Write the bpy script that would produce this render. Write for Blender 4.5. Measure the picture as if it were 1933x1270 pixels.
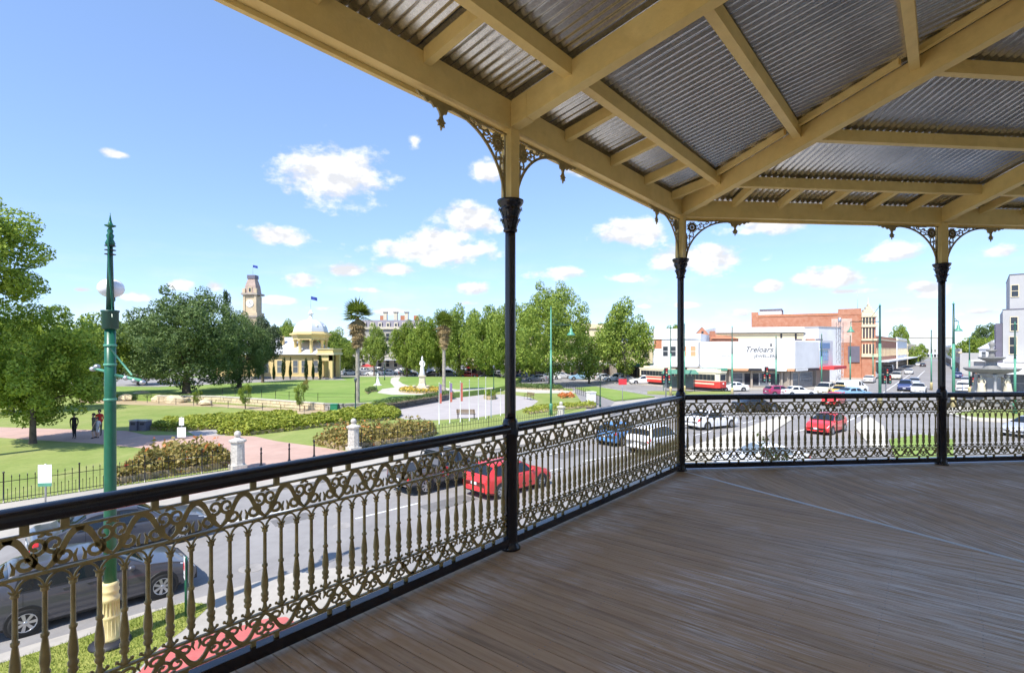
import bpy, bmesh, math, random
import numpy as np
from mathutils import Vector, Matrix

for o in list(bpy.data.objects):
    bpy.data.objects.remove(o)
SC = bpy.context.scene
COL = SC.collection
R = math.radians
random.seed(7)

# ---------------------------------------------------------------- camera
F, CX, HZ, EYE = 1000.0, 966.5, 660.0, 6.4     # focal (px of a 1933 px wide frame), centre, horizon, eye height
DECK = 4.8
cam_d = bpy.data.cameras.new('camera')
cam_d.sensor_width = 36.0
cam_d.lens = F / 1933.0 * 36.0
cam_d.shift_y = (HZ - 635.0) / 1933.0
cam_d.clip_start, cam_d.clip_end = 0.05, 6000
cam = bpy.data.objects.new('camera', cam_d)
COL.objects.link(cam)
cam.location = (0, 0, EYE)
cam.rotation_euler = (R(90), 0, 0)
SC.camera = cam

# ---------------------------------------------------------------- world, sun, exposure
SUN_EL = R(53)
SUN_AZ = math.atan2(-0.525, -0.85)             # compass angle of the sun, from +Y towards +X
SC.view_settings.view_transform = 'Standard'
SC.view_settings.look = 'None'
SC.view_settings.gamma = 1.0
SC.view_settings.use_curve_mapping = False
SC.view_settings.exposure = 1.3
SC.render.engine = 'CYCLES'
SC.cycles.max_bounces = 6
SC.cycles.diffuse_bounces = 4
SC.cycles.glossy_bounces = 2
SC.cycles.transmission_bounces = 2
SC.cycles.transparent_max_bounces = 4
SC.cycles.use_denoising = True
SC.cycles.use_adaptive_sampling = True
SC.cycles.adaptive_threshold = 0.025

W = bpy.data.worlds.new('World')
SC.world = W
W.use_nodes = True
W.cycles.sampling_method = 'MANUAL'; W.cycles.sample_map_resolution = 512
wn, wl = W.node_tree.nodes, W.node_tree.links
wn.clear()
def wnode(t, **k):
    n = wn.new(t)
    for a, b in k.items():
        setattr(n, a, b)
    return n
def wmath(op, a, b=None, c=None):
    n = wn.new('ShaderNodeMath'); n.operation = op
    for i, v in enumerate((a, b, c)):
        if v is None: continue
        if isinstance(v, (int, float)): n.inputs[i].default_value = v
        else: wl.new(v, n.inputs[i])
    return n.outputs[0]
sky = wnode('ShaderNodeTexSky', sky_type='NISHITA', sun_disc=False, sun_elevation=SUN_EL, sun_rotation=SUN_AZ,
            altitude=200, air_density=0.85, dust_density=0.0, ozone_density=4.0)
tc = wnode('ShaderNodeTexCoord')
sep = wnode('ShaderNodeSeparateXYZ'); wl.new(tc.outputs['Generated'], sep.inputs[0])
az = wmath('ARCTAN2', sep.outputs[0], sep.outputs[1])
el = wmath('ARCSINE', sep.outputs[2])
comb = wnode('ShaderNodeCombineXYZ'); wl.new(az, comb.inputs[0]); wl.new(el, comb.inputs[1])
nz = wnode('ShaderNodeTexNoise'); nz.inputs['Scale'].default_value = 13.0; nz.inputs['Detail'].default_value = 5.0
nz.inputs['Roughness'].default_value = 0.55
mp = wnode('ShaderNodeMapping'); mp.inputs['Scale'].default_value = (1, 1.6, 1)
wl.new(comb.outputs[0], mp.inputs[0]); wl.new(mp.outputs[0], nz.inputs['Vector'])
nzb = wnode('ShaderNodeTexNoise'); nzb.inputs['Scale'].default_value = 38.0; nzb.inputs['Detail'].default_value = 5.0; nzb.inputs['Roughness'].default_value = .62
wl.new(mp.outputs[0], nzb.inputs['Vector'])
nzf = wmath('ADD', wmath('SUBTRACT', nz.outputs['Fac'], 0.5), wmath('MULTIPLY', wmath('SUBTRACT', nzb.outputs['Fac'], 0.5), 0.45))
mps = wnode('ShaderNodeMapping'); mps.inputs['Scale'].default_value = (1, 1.6, 1); mps.inputs['Location'].default_value = (-.012, .022, 0)
wl.new(comb.outputs[0], mps.inputs[0])
nzs = wnode('ShaderNodeTexNoise'); nzs.inputs['Scale'].default_value = 13.0; nzs.inputs['Detail'].default_value = 5.0; nzs.inputs['Roughness'].default_value = 0.55
wl.new(mps.outputs[0], nzs.inputs['Vector'])
relief = wmath('SUBTRACT', nz.outputs['Fac'], nzs.outputs['Fac'])
# every cumulus of the sky: azimuth, elevation, half width, half height (radians), density
CLOUDS = []
def cloud(px, py, hw, hh, dens=1.0):
    a = math.atan((px - CX) / F); c = math.cos(a)
    e = math.atan((HZ - py) / F * c)
    CLOUDS.append((a, e, hw / F * c * c, hh / F * c, dens))
for c in [(635,332,88,52,1.1),(532,446,60,20),(885,416,66,30,1.1),(815,472,118,26,1.1),(840,450,80,24),(745,508,50,13),(660,511,38,14),(568,530,40,17),
          (340,537,38,10),(405,540,26,12),(262,561,32,9),(152,547,20,6),(215,290,34,8,.7),(783,268,20,22,.6),(915,325,34,22,.9),
          (1085,322,34,16,.9),(1190,440,62,28,1.05),(1325,487,100,27,1.05),(1460,426,108,20,.9),(1668,481,58,22),(1575,526,78,22),(1600,550,60,8,.8),
          (1455,541,26,13),(1755,543,44,15),(1885,476,60,17),(1185,524,48,11,.9),(1050,517,66,15,.75),(690,547,42,9,.8),(900,545,44,15,.8),
          (520,566,46,11,.8),(1845,590,60,8,.7),(1290,576,50,9,.7),(740,588,60,9,.6),(620,582,50,8,.6),(880,572,40,8,.6),
          (1400,592,40,10,.7),(1690,585,50,7,.6),(70,640,70,10,.6),(1215,578,26,7,.7),
          (-300,470,120,40),(-700,380,160,50),(-200,560,90,14),(2300,450,150,40),(2900,400,200,50),(2150,560,80,14)]:
    cloud(*c)
for i in range(12):                                        # the rest of the sky carries on the same scattered cumulus
    a = random.uniform(1.15, 2*math.pi - 1.15); a = a if a < math.pi else a - 2*math.pi
    e = random.uniform(.06, .6); w_ = random.uniform(.04, .12)
    CLOUDS.append((a, e, w_, w_*random.uniform(.25, .5), 1.0))
best = None
for a, e, hw, hh, dens in CLOUDS:
    sub = wnode('ShaderNodeVectorMath', operation='SUBTRACT'); wl.new(comb.outputs[0], sub.inputs[0]); sub.inputs[1].default_value = (a, e, 0)
    mul = wnode('ShaderNodeVectorMath', operation='MULTIPLY'); wl.new(sub.outputs[0], mul.inputs[0]); mul.inputs[1].default_value = (1/hw, 1/hh, 0)
    ln = wnode('ShaderNodeVectorMath', operation='LENGTH'); wl.new(mul.outputs[0], ln.inputs[0])
    m = wmath('SUBTRACT', dens, ln.outputs['Value'])
    best = m if best is None else wmath('MAXIMUM', best, m)
dens = wmath('MULTIPLY_ADD', nzf, 2.3, best)
# thin veil low above the horizon
nv = wnode('ShaderNodeTexNoise'); nv.inputs['Scale'].default_value = 5.0; nv.inputs['Detail'].default_value = 6.0
mv = wnode('ShaderNodeMapping'); mv.inputs['Scale'].default_value = (1, 5, 1); wl.new(comb.outputs[0], mv.inputs[0]); wl.new(mv.outputs[0], nv.inputs['Vector'])
veil = wnode('ShaderNodeMapRange'); wl.new(nv.outputs['Fac'], veil.inputs[0])
for i, v in enumerate((0.45, 0.75, 0.0, 0.55)): veil.inputs[i+1].default_value = v
low = wnode('ShaderNodeMapRange'); wl.new(el, low.inputs[0])
for i, v in enumerate((0.02, 0.22, 1.0, 0.0)): low.inputs[i+1].default_value = v
veilm = wmath('MULTIPLY', veil.outputs[0], low.outputs[0])
cm = wnode('ShaderNodeMapRange'); cm.interpolation_type = 'SMOOTHSTEP'; wl.new(dens, cm.inputs[0])
for i, v in enumerate((-0.15, 0.55, 0.0, 1.0)): cm.inputs[i+1].default_value = v
cloudm = wmath('MAXIMUM', cm.outputs[0], veilm)
hs = wnode('ShaderNodeHueSaturation'); wl.new(sky.outputs[0], hs.inputs['Color']); hs.inputs['Saturation'].default_value = 1.0; hs.inputs['Value'].default_value = 1.0
gm = wnode('ShaderNodeGamma'); gm.inputs[1].default_value = .6; wl.new(hs.outputs[0], gm.inputs[0])     # the hazy summer sky is flatter than the clear model
gt = wnode('ShaderNodeMix', data_type='RGBA', blend_type='MULTIPLY'); gt.inputs['Factor'].default_value = 1.0; wl.new(gm.outputs[0], gt.inputs[6]); gt.inputs[7].default_value = (1.04, 1.22, 1.56, 1)
cshade = wnode('ShaderNodeMix', data_type='RGBA')
cs = wnode('ShaderNodeMapRange'); wl.new(relief, cs.inputs[0])
for i, v in enumerate((-0.09, 0.05, 0.0, 1.0)): cs.inputs[i+1].default_value = v
wl.new(cs.outputs[0], cshade.inputs['Factor'])
cshade.inputs[6].default_value = (2.65, 2.72, 2.9, 1); cshade.inputs[7].default_value = (3.75, 3.75, 3.75, 1)
mixc = wnode('ShaderNodeMix', data_type='RGBA')
wl.new(cloudm, mixc.inputs['Factor']); wl.new(gt.outputs[2], mixc.inputs[6]); wl.new(cshade.outputs[2], mixc.inputs[7])
bg = wnode('ShaderNodeBackground'); bg.inputs['Strength'].default_value = 0.13
wl.new(mixc.outputs[2], bg.inputs['Color'])
wo = wnode('ShaderNodeOutputWorld'); wl.new(bg.outputs[0], wo.inputs['Surface'])

sun_d = bpy.data.lights.new('sun', 'SUN'); sun_d.energy = 2.8; sun_d.angle = R(0.5); sun_d.color = (1.0, 0.95, 0.87)
sun = bpy.data.objects.new('sun', sun_d); COL.objects.link(sun)
to_sun = Vector((math.sin(SUN_AZ)*math.cos(SUN_EL), math.cos(SUN_AZ)*math.cos(SUN_EL), math.sin(SUN_EL)))
sun.rotation_euler = to_sun.to_track_quat('Z', 'Y').to_euler()
sun.location = to_sun * 100

# ---------------------------------------------------------------- where things stand
def G(px, py, z=0.0):                                       # ground spot seen at a pixel
    d = F * (EYE - z) / (py - HZ)
    return ((px - CX) / F * d, d)
def G3(px, py, z=0.0):
    x, y = G(px, py, z); return (x, y, z)
def PX(px, d): return (px - CX) / F * d
def PZ(py, d): return EYE - (py - HZ) * d / F

# ---------------------------------------------------------------- materials
MATS = {}
def M(name, col, rough=.6, metal=0.0, var=.12, scale=3.0, bump=0.0, bscale=40.0, spec=.5, col2=None, coat=0.0, obj=False):
    if name in MATS: return MATS[name]
    m = bpy.data.materials.new(name); MATS[name] = m
    m.use_nodes = True
    n, l = m.node_tree.nodes, m.node_tree.links
    b = n['Principled BSDF']
    b.inputs['Roughness'].default_value = rough; b.inputs['Metallic'].default_value = metal
    b.inputs['Specular IOR Level'].default_value = spec
    b.inputs['Coat Weight'].default_value = coat; b.inputs['Coat Roughness'].default_value = .05
    g = n.new('ShaderNodeNewGeometry') if not obj else n.new('ShaderNodeTexCoord')
    v = g.outputs['Position'] if not obj else g.outputs['Object']
    t = n.new('ShaderNodeTexNoise'); t.inputs['Scale'].default_value = scale; t.inputs['Detail'].default_value = 6; t.inputs['Roughness'].default_value = .6
    l.new(v, t.inputs['Vector'])
    mr = n.new('ShaderNodeMapRange'); l.new(t.outputs['Fac'], mr.inputs[0]); mr.inputs[1].default_value = .3; mr.inputs[2].default_value = .7
    mx = n.new('ShaderNodeMix'); mx.data_type = 'RGBA'; l.new(mr.outputs[0], mx.inputs['Factor'])
    c2 = col2 or tuple(min(1, c*(1+var)) for c in col)
    c1 = col if col2 else tuple(c*(1-var) for c in col)
    mx.inputs[6].default_value = (*c1, 1); mx.inputs[7].default_value = (*c2, 1)
    l.new(mx.outputs[2], b.inputs['Base Color'])
    if bump:
        t2 = n.new('ShaderNodeTexNoise'); t2.inputs['Scale'].default_value = bscale; t2.inputs['Detail'].default_value = 4; l.new(v, t2.inputs['Vector'])
        bp = n.new('ShaderNodeBump'); bp.inputs['Strength'].default_value = bump; bp.inputs['Distance'].default_value = .02
        l.new(t2.outputs['Fac'], bp.inputs['Height']); l.new(bp.outputs[0], b.inputs['Normal'])
    return m

def groundmat(name, c1, c2, c3, s1, s2, s3, rough=.9, bump=.3, bscale=40, amt=(.6,.5)):
    m = bpy.data.materials.new(name); MATS[name] = m; m.use_nodes = True
    n, l = m.node_tree.nodes, m.node_tree.links; b = n['Principled BSDF']; b.inputs['Roughness'].default_value = rough; b.inputs['Specular IOR Level'].default_value = .2
    g = n.new('ShaderNodeNewGeometry')
    def noise(sc, lo, hi, det=6, dist=0.0, stretch=None):
        v = g.outputs['Position']
        if stretch:
            mp_ = n.new('ShaderNodeMapping'); mp_.inputs['Rotation'].default_value = (0, 0, R(-45)); mp_.inputs['Scale'].default_value = stretch; l.new(v, mp_.inputs[0]); v = mp_.outputs[0]
        t = n.new('ShaderNodeTexNoise'); t.inputs['Scale'].default_value = sc; t.inputs['Detail'].default_value = det; t.inputs['Roughness'].default_value = .65; t.inputs['Distortion'].default_value = dist
        l.new(v, t.inputs['Vector']); q = n.new('ShaderNodeMapRange'); l.new(t.outputs['Fac'], q.inputs[0]); q.inputs[1].default_value = lo; q.inputs[2].default_value = hi; return q.outputs[0]
    def mix(f, k, a, b_):
        mu = n.new('ShaderNodeMath'); mu.operation = 'MULTIPLY'; l.new(f, mu.inputs[0]); mu.inputs[1].default_value = k
        q = n.new('ShaderNodeMix'); q.data_type = 'RGBA'; l.new(mu.outputs[0], q.inputs['Factor'])
        for i, v in ((6, a), (7, b_)):
            if isinstance(v, tuple): q.inputs[i].default_value = (*v, 1)
            else: l.new(v, q.inputs[i])
        return q.outputs[2]
    c = mix(noise(s1, .35, .65), 1.0, c1, c2)
    c = mix(noise(s2, .48, .68, 8, 1.0, (1, .18, 1)), amt[0], c, c3)
    c = mix(noise(s3, .45, .75), amt[1], c, tuple(x*.62 for x in c1))
    l.new(c, b.inputs['Base Color'])
    t2 = n.new('ShaderNodeTexNoise'); t2.inputs['Scale'].default_value = bscale; l.new(g.outputs['Position'], t2.inputs['Vector'])
    bp = n.new('ShaderNodeBump'); bp.inputs['Strength'].default_value = bump; bp.inputs['Distance'].default_value = .03; l.new(t2.outputs['Fac'], bp.inputs['Height']); l.new(bp.outputs[0], b.inputs['Normal'])
    return m
def leafmat(name, col, col2, scale=.9, trans=.35, rough=.55):
    m = bpy.data.materials.new(name); MATS[name] = m; m.use_nodes = True
    n, l = m.node_tree.nodes, m.node_tree.links; n.clear()
    g = n.new('ShaderNodeNewGeometry'); t = n.new('ShaderNodeTexNoise'); t.inputs['Scale'].default_value = scale; t.inputs['Detail'].default_value = 3
    l.new(g.outputs['Position'], t.inputs['Vector'])
    oi = n.new('ShaderNodeObjectInfo')
    at = n.new('ShaderNodeAttribute'); at.attribute_name = 'leafrand'
    ad = n.new('ShaderNodeMath'); ad.operation = 'MULTIPLY_ADD'; l.new(at.outputs['Fac'], ad.inputs[0]); ad.inputs[1].default_value = .5
    l.new(t.outputs['Fac'], ad.inputs[2])
    mr = n.new('ShaderNodeMapRange'); l.new(ad.outputs[0], mr.inputs[0]); mr.inputs[1].default_value = .45; mr.inputs[2].default_value = 1.0
    mx = n.new('ShaderNodeMix'); mx.data_type = 'RGBA'; l.new(mr.outputs[0], mx.inputs['Factor'])
    mx.inputs[6].default_value = (*col, 1); mx.inputs[7].default_value = (*col2, 1)
    d = n.new('ShaderNodeBsdfPrincipled'); d.inputs['Roughness'].default_value = rough; d.inputs['Specular IOR Level'].default_value = .3
    tr = n.new('ShaderNodeBsdfTranslucent'); ms = n.new('ShaderNodeMixShader'); ms.inputs[0].default_value = trans
    l.new(mx.outputs[2], d.inputs['Base Color']); l.new(mx.outputs[2], tr.inputs['Color'])
    l.new(d.outputs[0], ms.inputs[1]); l.new(tr.outputs[0], ms.inputs[2])
    o = n.new('ShaderNodeOutputMaterial'); l.new(ms.outputs[0], o.inputs[0])
    return m

# ---------------------------------------------------------------- mesh helpers
class MB:
    def __init__(s): s.v = []; s.f = []; s.sm = []
    def add(s, vs, fs, smooth=False):
        k = len(s.v); s.v += [tuple(p) for p in vs]
        for f in fs: s.f.append(tuple(i + k for i in f)); s.sm.append(smooth)
        return s
    def box(s, x0, y0, z0, x1, y1, z1):
        return s.add([(x0,y0,z0),(x1,y0,z0),(x1,y1,z0),(x0,y1,z0),(x0,y0,z1),(x1,y0,z1),(x1,y1,z1),(x0,y1,z1)],
                     [(3,2,1,0),(4,5,6,7),(0,1,5,4),(1,2,6,5),(2,3,7,6),(3,0,4,7)])
    def hexa(s, bot, top):                                  # two quads of corners
        return s.add(list(bot)+list(top), [(3,2,1,0),(4,5,6,7),(0,1,5,4),(1,2,6,5),(2,3,7,6),(3,0,4,7)])
    def prism(s, poly, z0, z1):
        n = len(poly); a = sum(poly[i][0]*poly[(i+1)%n][1]-poly[(i+1)%n][0]*poly[i][1] for i in range(n))
        if a < 0: poly = poly[::-1]
        return s.add([(x,y,z0) for x,y in poly]+[(x,y,z1) for x,y in poly],
                     [tuple(range(n))[::-1], tuple(range(n,2*n))]+[(i,(i+1)%n,n+(i+1)%n,n+i) for i in range(n)])
    def sheet(s, poly, z):
        n = len(poly); a = sum(poly[i][0]*poly[(i+1)%n][1]-poly[(i+1)%n][0]*poly[i][1] for i in range(n))
        if a < 0: poly = poly[::-1]
        return s.add([(x,y,z) for x,y in poly], [tuple(range(n))])
    def lathe(s, prof, n=12, cx=0, cy=0, z0=0, smooth=True, sx=1, sy=1, ph=0, caps=True):   # prof: (z, r)
        vs = []; fs = []
        for z, r in prof:
            for i in range(n):
                a = 2*math.pi*i/n + ph; vs.append((cx+r*math.cos(a)*sx, cy+r*math.sin(a)*sy, z0+z))
        for j in range(len(prof)-1):
            for i in range(n):
                fs.append((j*n+i, j*n+(i+1)%n, (j+1)*n+(i+1)%n, (j+1)*n+i))
        s.add(vs, fs, smooth)
        if not caps: return s
        k = len(vs)
        base = len(s.v) - k
        s.f.append(tuple(base+i for i in range(n))[::-1]); s.sm.append(False)
        s.f.append(tuple(base+(len(prof)-1)*n+i for i in range(n))); s.sm.append(False)
        return s
    def tube(s, pts, r, n=6, smooth=True):
        pts = [Vector(p) for p in pts]; rs = r if isinstance(r, (list, tuple)) else [r]*len(pts)
        vs = []; fs = []
        for i, p in enumerate(pts):
            t = (pts[min(i+1,len(pts)-1)]-pts[max(i-1,0)]).normalized()
            u = t.cross(Vector((0,0,1)));
            if u.length < .05: u = t.cross(Vector((1,0,0)))
            u.normalize(); w = u.cross(t)
            for k in range(n):
                a = 2*math.pi*k/n; vs.append(p+u*math.cos(a)*rs[i]+w*math.sin(a)*rs[i])
        for j in range(len(pts)-1):
            for i in range(n):
                fs.append((j*n+i, j*n+(i+1)%n, (j+1)*n+(i+1)%n, (j+1)*n+i))
        fs.append(tuple(range(n))); fs.append(tuple((len(pts)-1)*n+i for i in range(n))[::-1])
        return s.add(vs, fs, smooth)
    def stroke(s, pts, w, t=.008, y=0.0):                   # flat iron strap in the xz plane, width w (number or list), depth t
        n = len(pts); ws = w if isinstance(w, (list, tuple)) else [w]*n
        vs = []
        for i, (x, z) in enumerate(pts):
            ax, az_ = pts[max(i-1,0)]; bx, bz = pts[min(i+1,n-1)]
            dx, dz = bx-ax, bz-az_; L = math.hypot(dx, dz) or 1; nx, nz_ = -dz/L, dx/L; h = ws[i]/2
            vs += [(x+nx*h,y-t/2,z+nz_*h),(x-nx*h,y-t/2,z-nz_*h),(x-nx*h,y+t/2,z-nz_*h),(x+nx*h,y+t/2,z+nz_*h)]
        fs = []
        for i in range(n-1):
            a, b = 4*i, 4*i+4
            for k in range(4): fs.append((a+k, a+(k+1)%4, b+(k+1)%4, b+k))
        fs += [(3,2,1,0), (4*n-4,4*n-3,4*n-2,4*n-1)]
        return s.add(vs, fs)
    def ball(s, c, r, n=8, sz=1.0):
        prof = [(-r*sz*math.cos(math.pi*j/n), max(r*math.sin(math.pi*j/n), .001*r)) for j in range(n+1)]
        return s.lathe(prof, n+2, c[0], c[1], c[2])
    def mesh(s, name):
        me = bpy.data.meshes.new(name); me.from_pydata(s.v, [], s.f); me.polygons.foreach_set('use_smooth', s.sm); me.update(); return me
    def build(s, name, mat, parent=None, loc=None, rz=0.0):
        me = s.mesh(name)
        return put(me, name, mat, parent, loc, rz)

def put(me, name, mat, parent=None, loc=None, rz=0.0, mtx=None):
    if isinstance(mat, str): mat = MATS[mat]
    o = bpy.data.objects.new(name, me); COL.objects.link(o)
    if mat is not None:
        if len(me.materials) == 0: me.materials.append(mat)
        elif me.materials[0] is not mat:
            o.material_slots[0].link = 'OBJECT'; o.material_slots[0].material = mat
    if parent is not None: o.parent = parent
    if mtx is not None: o.matrix_local = mtx
    else:
        if loc: o.location = loc
        if rz: o.rotation_euler = (0, 0, rz)
    return o
def T(name, label, cat, loc=(0,0,0), rz=0.0, group=None):
    o = bpy.data.objects.new(name, None); o.empty_display_size = .2; COL.objects.link(o)
    o.location = loc; o.rotation_euler = (0, 0, rz)
    return tag(o, label, cat, group)
def tag(o, label, cat, group=None, kind=None):
    if label: o['label'] = label
    if cat: o['category'] = cat
    if group: o['group'] = group
    if kind: o['kind'] = kind
    return o
def struct(o): o['kind'] = 'structure'; return o
def copytree(o, parent=None):
    c = o.copy(); COL.objects.link(c); c.parent = parent
    for ch in list(o.children): copytree(ch, c)
    return c
def spiral(cx, cz, r0, r1, a0, a1, n=10):
    return [(cx+(r0+(r1-r0)*i/n)*math.cos(a0+(a1-a0)*i/n), cz+(r0+(r1-r0)*i/n)*math.sin(a0+(a1-a0)*i/n)) for i in range(n+1)]
def bez(p0, p1, p2, p3, n=8):
    o = []
    for i in range(n+1):
        t = i/n; a, b, c, d = (1-t)**3, 3*t*(1-t)**2, 3*t*t*(1-t), t**3
        o.append((a*p0[0]+b*p1[0]+c*p2[0]+d*p3[0], a*p0[1]+b*p1[1]+c*p2[1]+d*p3[1]))
    return o
def text(name, body, size, mat, parent, mtx, shear=0.0, depth=.02, sx=1.0):
    c = bpy.data.curves.new(name, 'FONT'); c.body = body; c.size = size; c.extrude = depth; c.shear = shear; c.align_x = 'CENTER'; c.resolution_u = 3
    tmp = bpy.data.objects.new('tmp', c); COL.objects.link(tmp)
    dg = bpy.context.evaluated_depsgraph_get()
    me = bpy.data.meshes.new_from_object(tmp.evaluated_get(dg)); bpy.data.objects.remove(tmp)
    me.materials.clear()
    return put(me, name, mat, parent, mtx=mtx @ Matrix.Diagonal((sx, 1, 1, 1)))
# ---------------------------------------------------------------- the materials of the place
M('black_iron', (.012,.010,.014), .22, 0, .2, 8, .05, 30, .6)
M('bronze_paint', (.31,.235,.092), .42, 0, .25, 14, .1, 60)
groundmat('cream_beam', (.86,.655,.265), (.79,.585,.22), (.66,.475,.175), 1.6, 3.0, 9.0, .5, .12, 30, (.45,.25))
M('lavender_paint', (.55,.53,.60), .5, 0, .08, 5)
M('cream_wall', (.80,.76,.68), .75, 0, .08, 1.5, .1, 20)
groundmat('asphalt', (.27,.258,.25), (.325,.31,.298), (.20,.19,.186), .12, .35, 2.2, .85, .3, 50, (.55,.35))
M('town_ground', (.20,.19,.14), .95, 0, .2, .05, spec=.1)
groundmat('concrete_path', (.40,.37,.32), (.47,.43,.375), (.31,.29,.26), .4, .5, 3.0, .85, .15, 30, (.5,.35))
M('pale_path', (.52,.485,.41), .85, 0, .06, .6, spec=.3)
groundmat('pink_paving', (.47,.315,.255), (.55,.375,.305), (.40,.29,.24), .5, .6, 4.0, .8, .1, 20, (.5,.35))
M('plaza_paving', (.42,.385,.37), .85, 0, .07, .5, spec=.3)
groundmat('red_paving', (.50,.11,.10), (.58,.16,.145), (.40,.13,.12), .6, .8, 4.0, .8, .1, 20, (.6,.4))
M('kerb_stone', (.40,.38,.35), .85, 0, .12, 2)
groundmat('lawn', (.19,.255,.06), (.29,.33,.10), (.40,.37,.16), .16, .25, 3.5, .95, .6, 10, (.45,.40))
groundmat('lawn_bright', (.17,.27,.055), (.25,.335,.085), (.33,.36,.13), .14, .2, 3.0, .95, .5, 10, (.35,.35))
M('verge_grass', (.22,.27,.05), .95, 0, .2, 1.5, .6, 40, .1, col2=(.36,.36,.10))
M('dry_soil', (.42,.33,.21), .95, 0, .2, .4, .2, 8, .1)
M('tar', (.17,.164,.16), .9, 0, .15, 2, .2, 50, .2)
M('line_paint', (.78,.78,.76), .7, 0, .1, 6)
M('sandstone', (.60,.50,.33), .85, 0, .22, 1.2, .6, 3.0)
M('grey_stone', (.30,.28,.26), .85, 0, .25, 1.6, .6, 4.0)
M('granite', (.50,.47,.42), .75, 0, .3, 9, .3, 30)
M('monument_stone', (.60,.54,.42), .8, 0, .12, 3, .2, 12)
M('white_marble', (.80,.79,.76), .55, 0, .06, 3)
M('green_paint', (.010,.105,.055), .35, 0, .2, 4, .05, 20)
M('green_paint_pale', (.09,.30,.20), .4, 0, .15, 4)
M('green_dark', (.010,.06,.04), .4, 0, .2, 4)
M('cream_iron', (.68,.56,.27), .45, 0, .12, 4, .1, 15)
M('globe_glass', (.82,.82,.82), .15, 0, .02, 2)
M('bark', (.13,.10,.075), .95, 0, .35, 4, .8, 14, .2)
M('pale_bark', (.33,.30,.25), .95, 0, .35, 3, .6, 10, .2)
M('tyre', (.018,.018,.018), .8, 0, .2, 6)
M('rim', (.55,.56,.58), .28, .85, .05, 6)
M('car_glass', (.012,.016,.02), .06, 0, .1, 3, spec=.8)
M('car_glass_light', (.16,.20,.23), .06, 0, .1, 3, spec=.9)
M('black_trim', (.014,.014,.015), .5, 0, .1, 6)
M('tail_red', (.55,.02,.02), .18, 0, .1, 5)
M('head_lens', (.72,.74,.76), .12, .1, .05, 5)
M('plate_white', (.75,.76,.78), .5, 0, .05, 6)
M('chrome', (.7,.7,.72), .15, 1, .03, 5)
for nm, c in dict(charcoal=(.07,.07,.082), slate=(.075,.08,.10), gunmetal=(.12,.115,.115), red=(.72,.035,.03), white=(.80,.80,.80), silver=(.50,.51,.53),
                  blue=(.10,.26,.55), navy=(.035,.05,.16), yellow=(.80,.52,.03), black=(.012,.012,.014), maroon=(.28,.03,.09), cream=(.75,.70,.55), grey=(.22,.23,.25), skyblue=(.25,.42,.58)).items():
    M('paint_'+nm, c, .3, .15 if nm in ('silver','gunmetal','slate','charcoal') else 0, .03, 2, coat=.8)
M('white_render', (.75,.75,.74), .7, 0, .09, .35, .05, 8)
M('cream_render', (.70,.60,.40), .8, 0, .07, .5, .05, 6)
M('yellow_render', (.68,.52,.24), .8, 0, .07, .5, .05, 6)
M('grey_render', (.44,.435,.43), .8, 0, .05, .5, .05, 6)
M('dark_slate', (.14,.13,.17), .6, 0, .1, 1)
M('iron_roof', (.66,.67,.70), .5, .2, .06, .8)
M('terracotta', (.46,.19,.10), .8, 0, .15, 1)
M('red_brick', (.40,.15,.08), .85, 0, .2, 1.2, .3, 8, col2=(.50,.25,.16))
M('pane_dark', (.03,.035,.045), .12, 0, .2, 2, spec=.7)
M('pane_mid', (.13,.15,.17), .12, 0, .2, 2, spec=.7)
M('shop_wall', (.36,.31,.26), .8, 0, .12, 1)
M('awning_green', (.10,.25,.17), .7, 0, .1, 2)
M('awning_red', (.62,.05,.05), .7, 0, .1, 2)
M('sign_black', (.02,.02,.025), .5, 0, .1, 4)
M('sign_orange', (.68,.33,.18), .5, 0, .1, 4)
M('sign_white', (.80,.80,.78), .5, 0, .04, 4)
M('sign_blue', (.16,.30,.52), .5, 0, .06, 4)
M('sign_red', (.66,.04,.05), .5, 0, .06, 4)
M('lettering', (.05,.05,.055), .6, 0, .1, 4)
M('lettering_faint', (.42,.42,.42), .6, 0, .1, 4)
M('steel', (.45,.46,.48), .4, .7, .1, 5)
M('tram_red', (.62,.05,.04), .35, 0, .06, 4, coat=.4)
M('tram_cream', (.78,.70,.52), .4, 0, .06, 4, coat=.3)
M('wood_slat', (.20,.13,.07), .6, 0, .25, 9)
M('bin_green', (.02,.20,.10), .5, 0, .1, 4)
M('flag_cloth', (.03,.06,.30), .8, 0, .2, 3)
M('banner_red', (.60,.16,.12), .8, 0, .15, 3)
M('banner_violet', (.30,.22,.40), .8, 0, .15, 3)
M('skin', (.50,.31,.22), .6, 0, .06, 9)
M('hair_dark', (.025,.018,.014), .6, 0, .2, 20)
for nm, c in dict(black=(.014,.014,.018), red=(.65,.04,.04), white=(.75,.75,.75), grey=(.10,.095,.09), olive=(.12,.11,.08), navy=(.025,.03,.07), yellow=(.7,.6,.1)).items():
    M('cloth_'+nm, c, .85, 0, .12, 9)
M('tower_slate', (.40,.30,.25), .8, 0, .2, 1)
M('faded_paint', (.62,.42,.34), .85, 0, .2, 1.0)
M('tower_stone', (.56,.45,.30), .85, 0, .15, .6, .1, 4)
M('hotel_stone', (.38,.355,.31), .85, 0, .12, .5, .1, 4)
leafmat('leaf_maple', (.13,.23,.025), (.46,.56,.09))
leafmat('leaf_plane', (.10,.185,.025), (.40,.49,.09))
leafmat('leaf_dark', (.055,.105,.03), (.20,.28,.09))
leafmat('leaf_lime', (.11,.19,.02), (.32,.40,.06))
leafmat('leaf_grey', (.045,.075,.035), (.15,.19,.09))
leafmat('leaf_hedge', (.16,.23,.025), (.50,.53,.09), scale=2.0)
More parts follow.
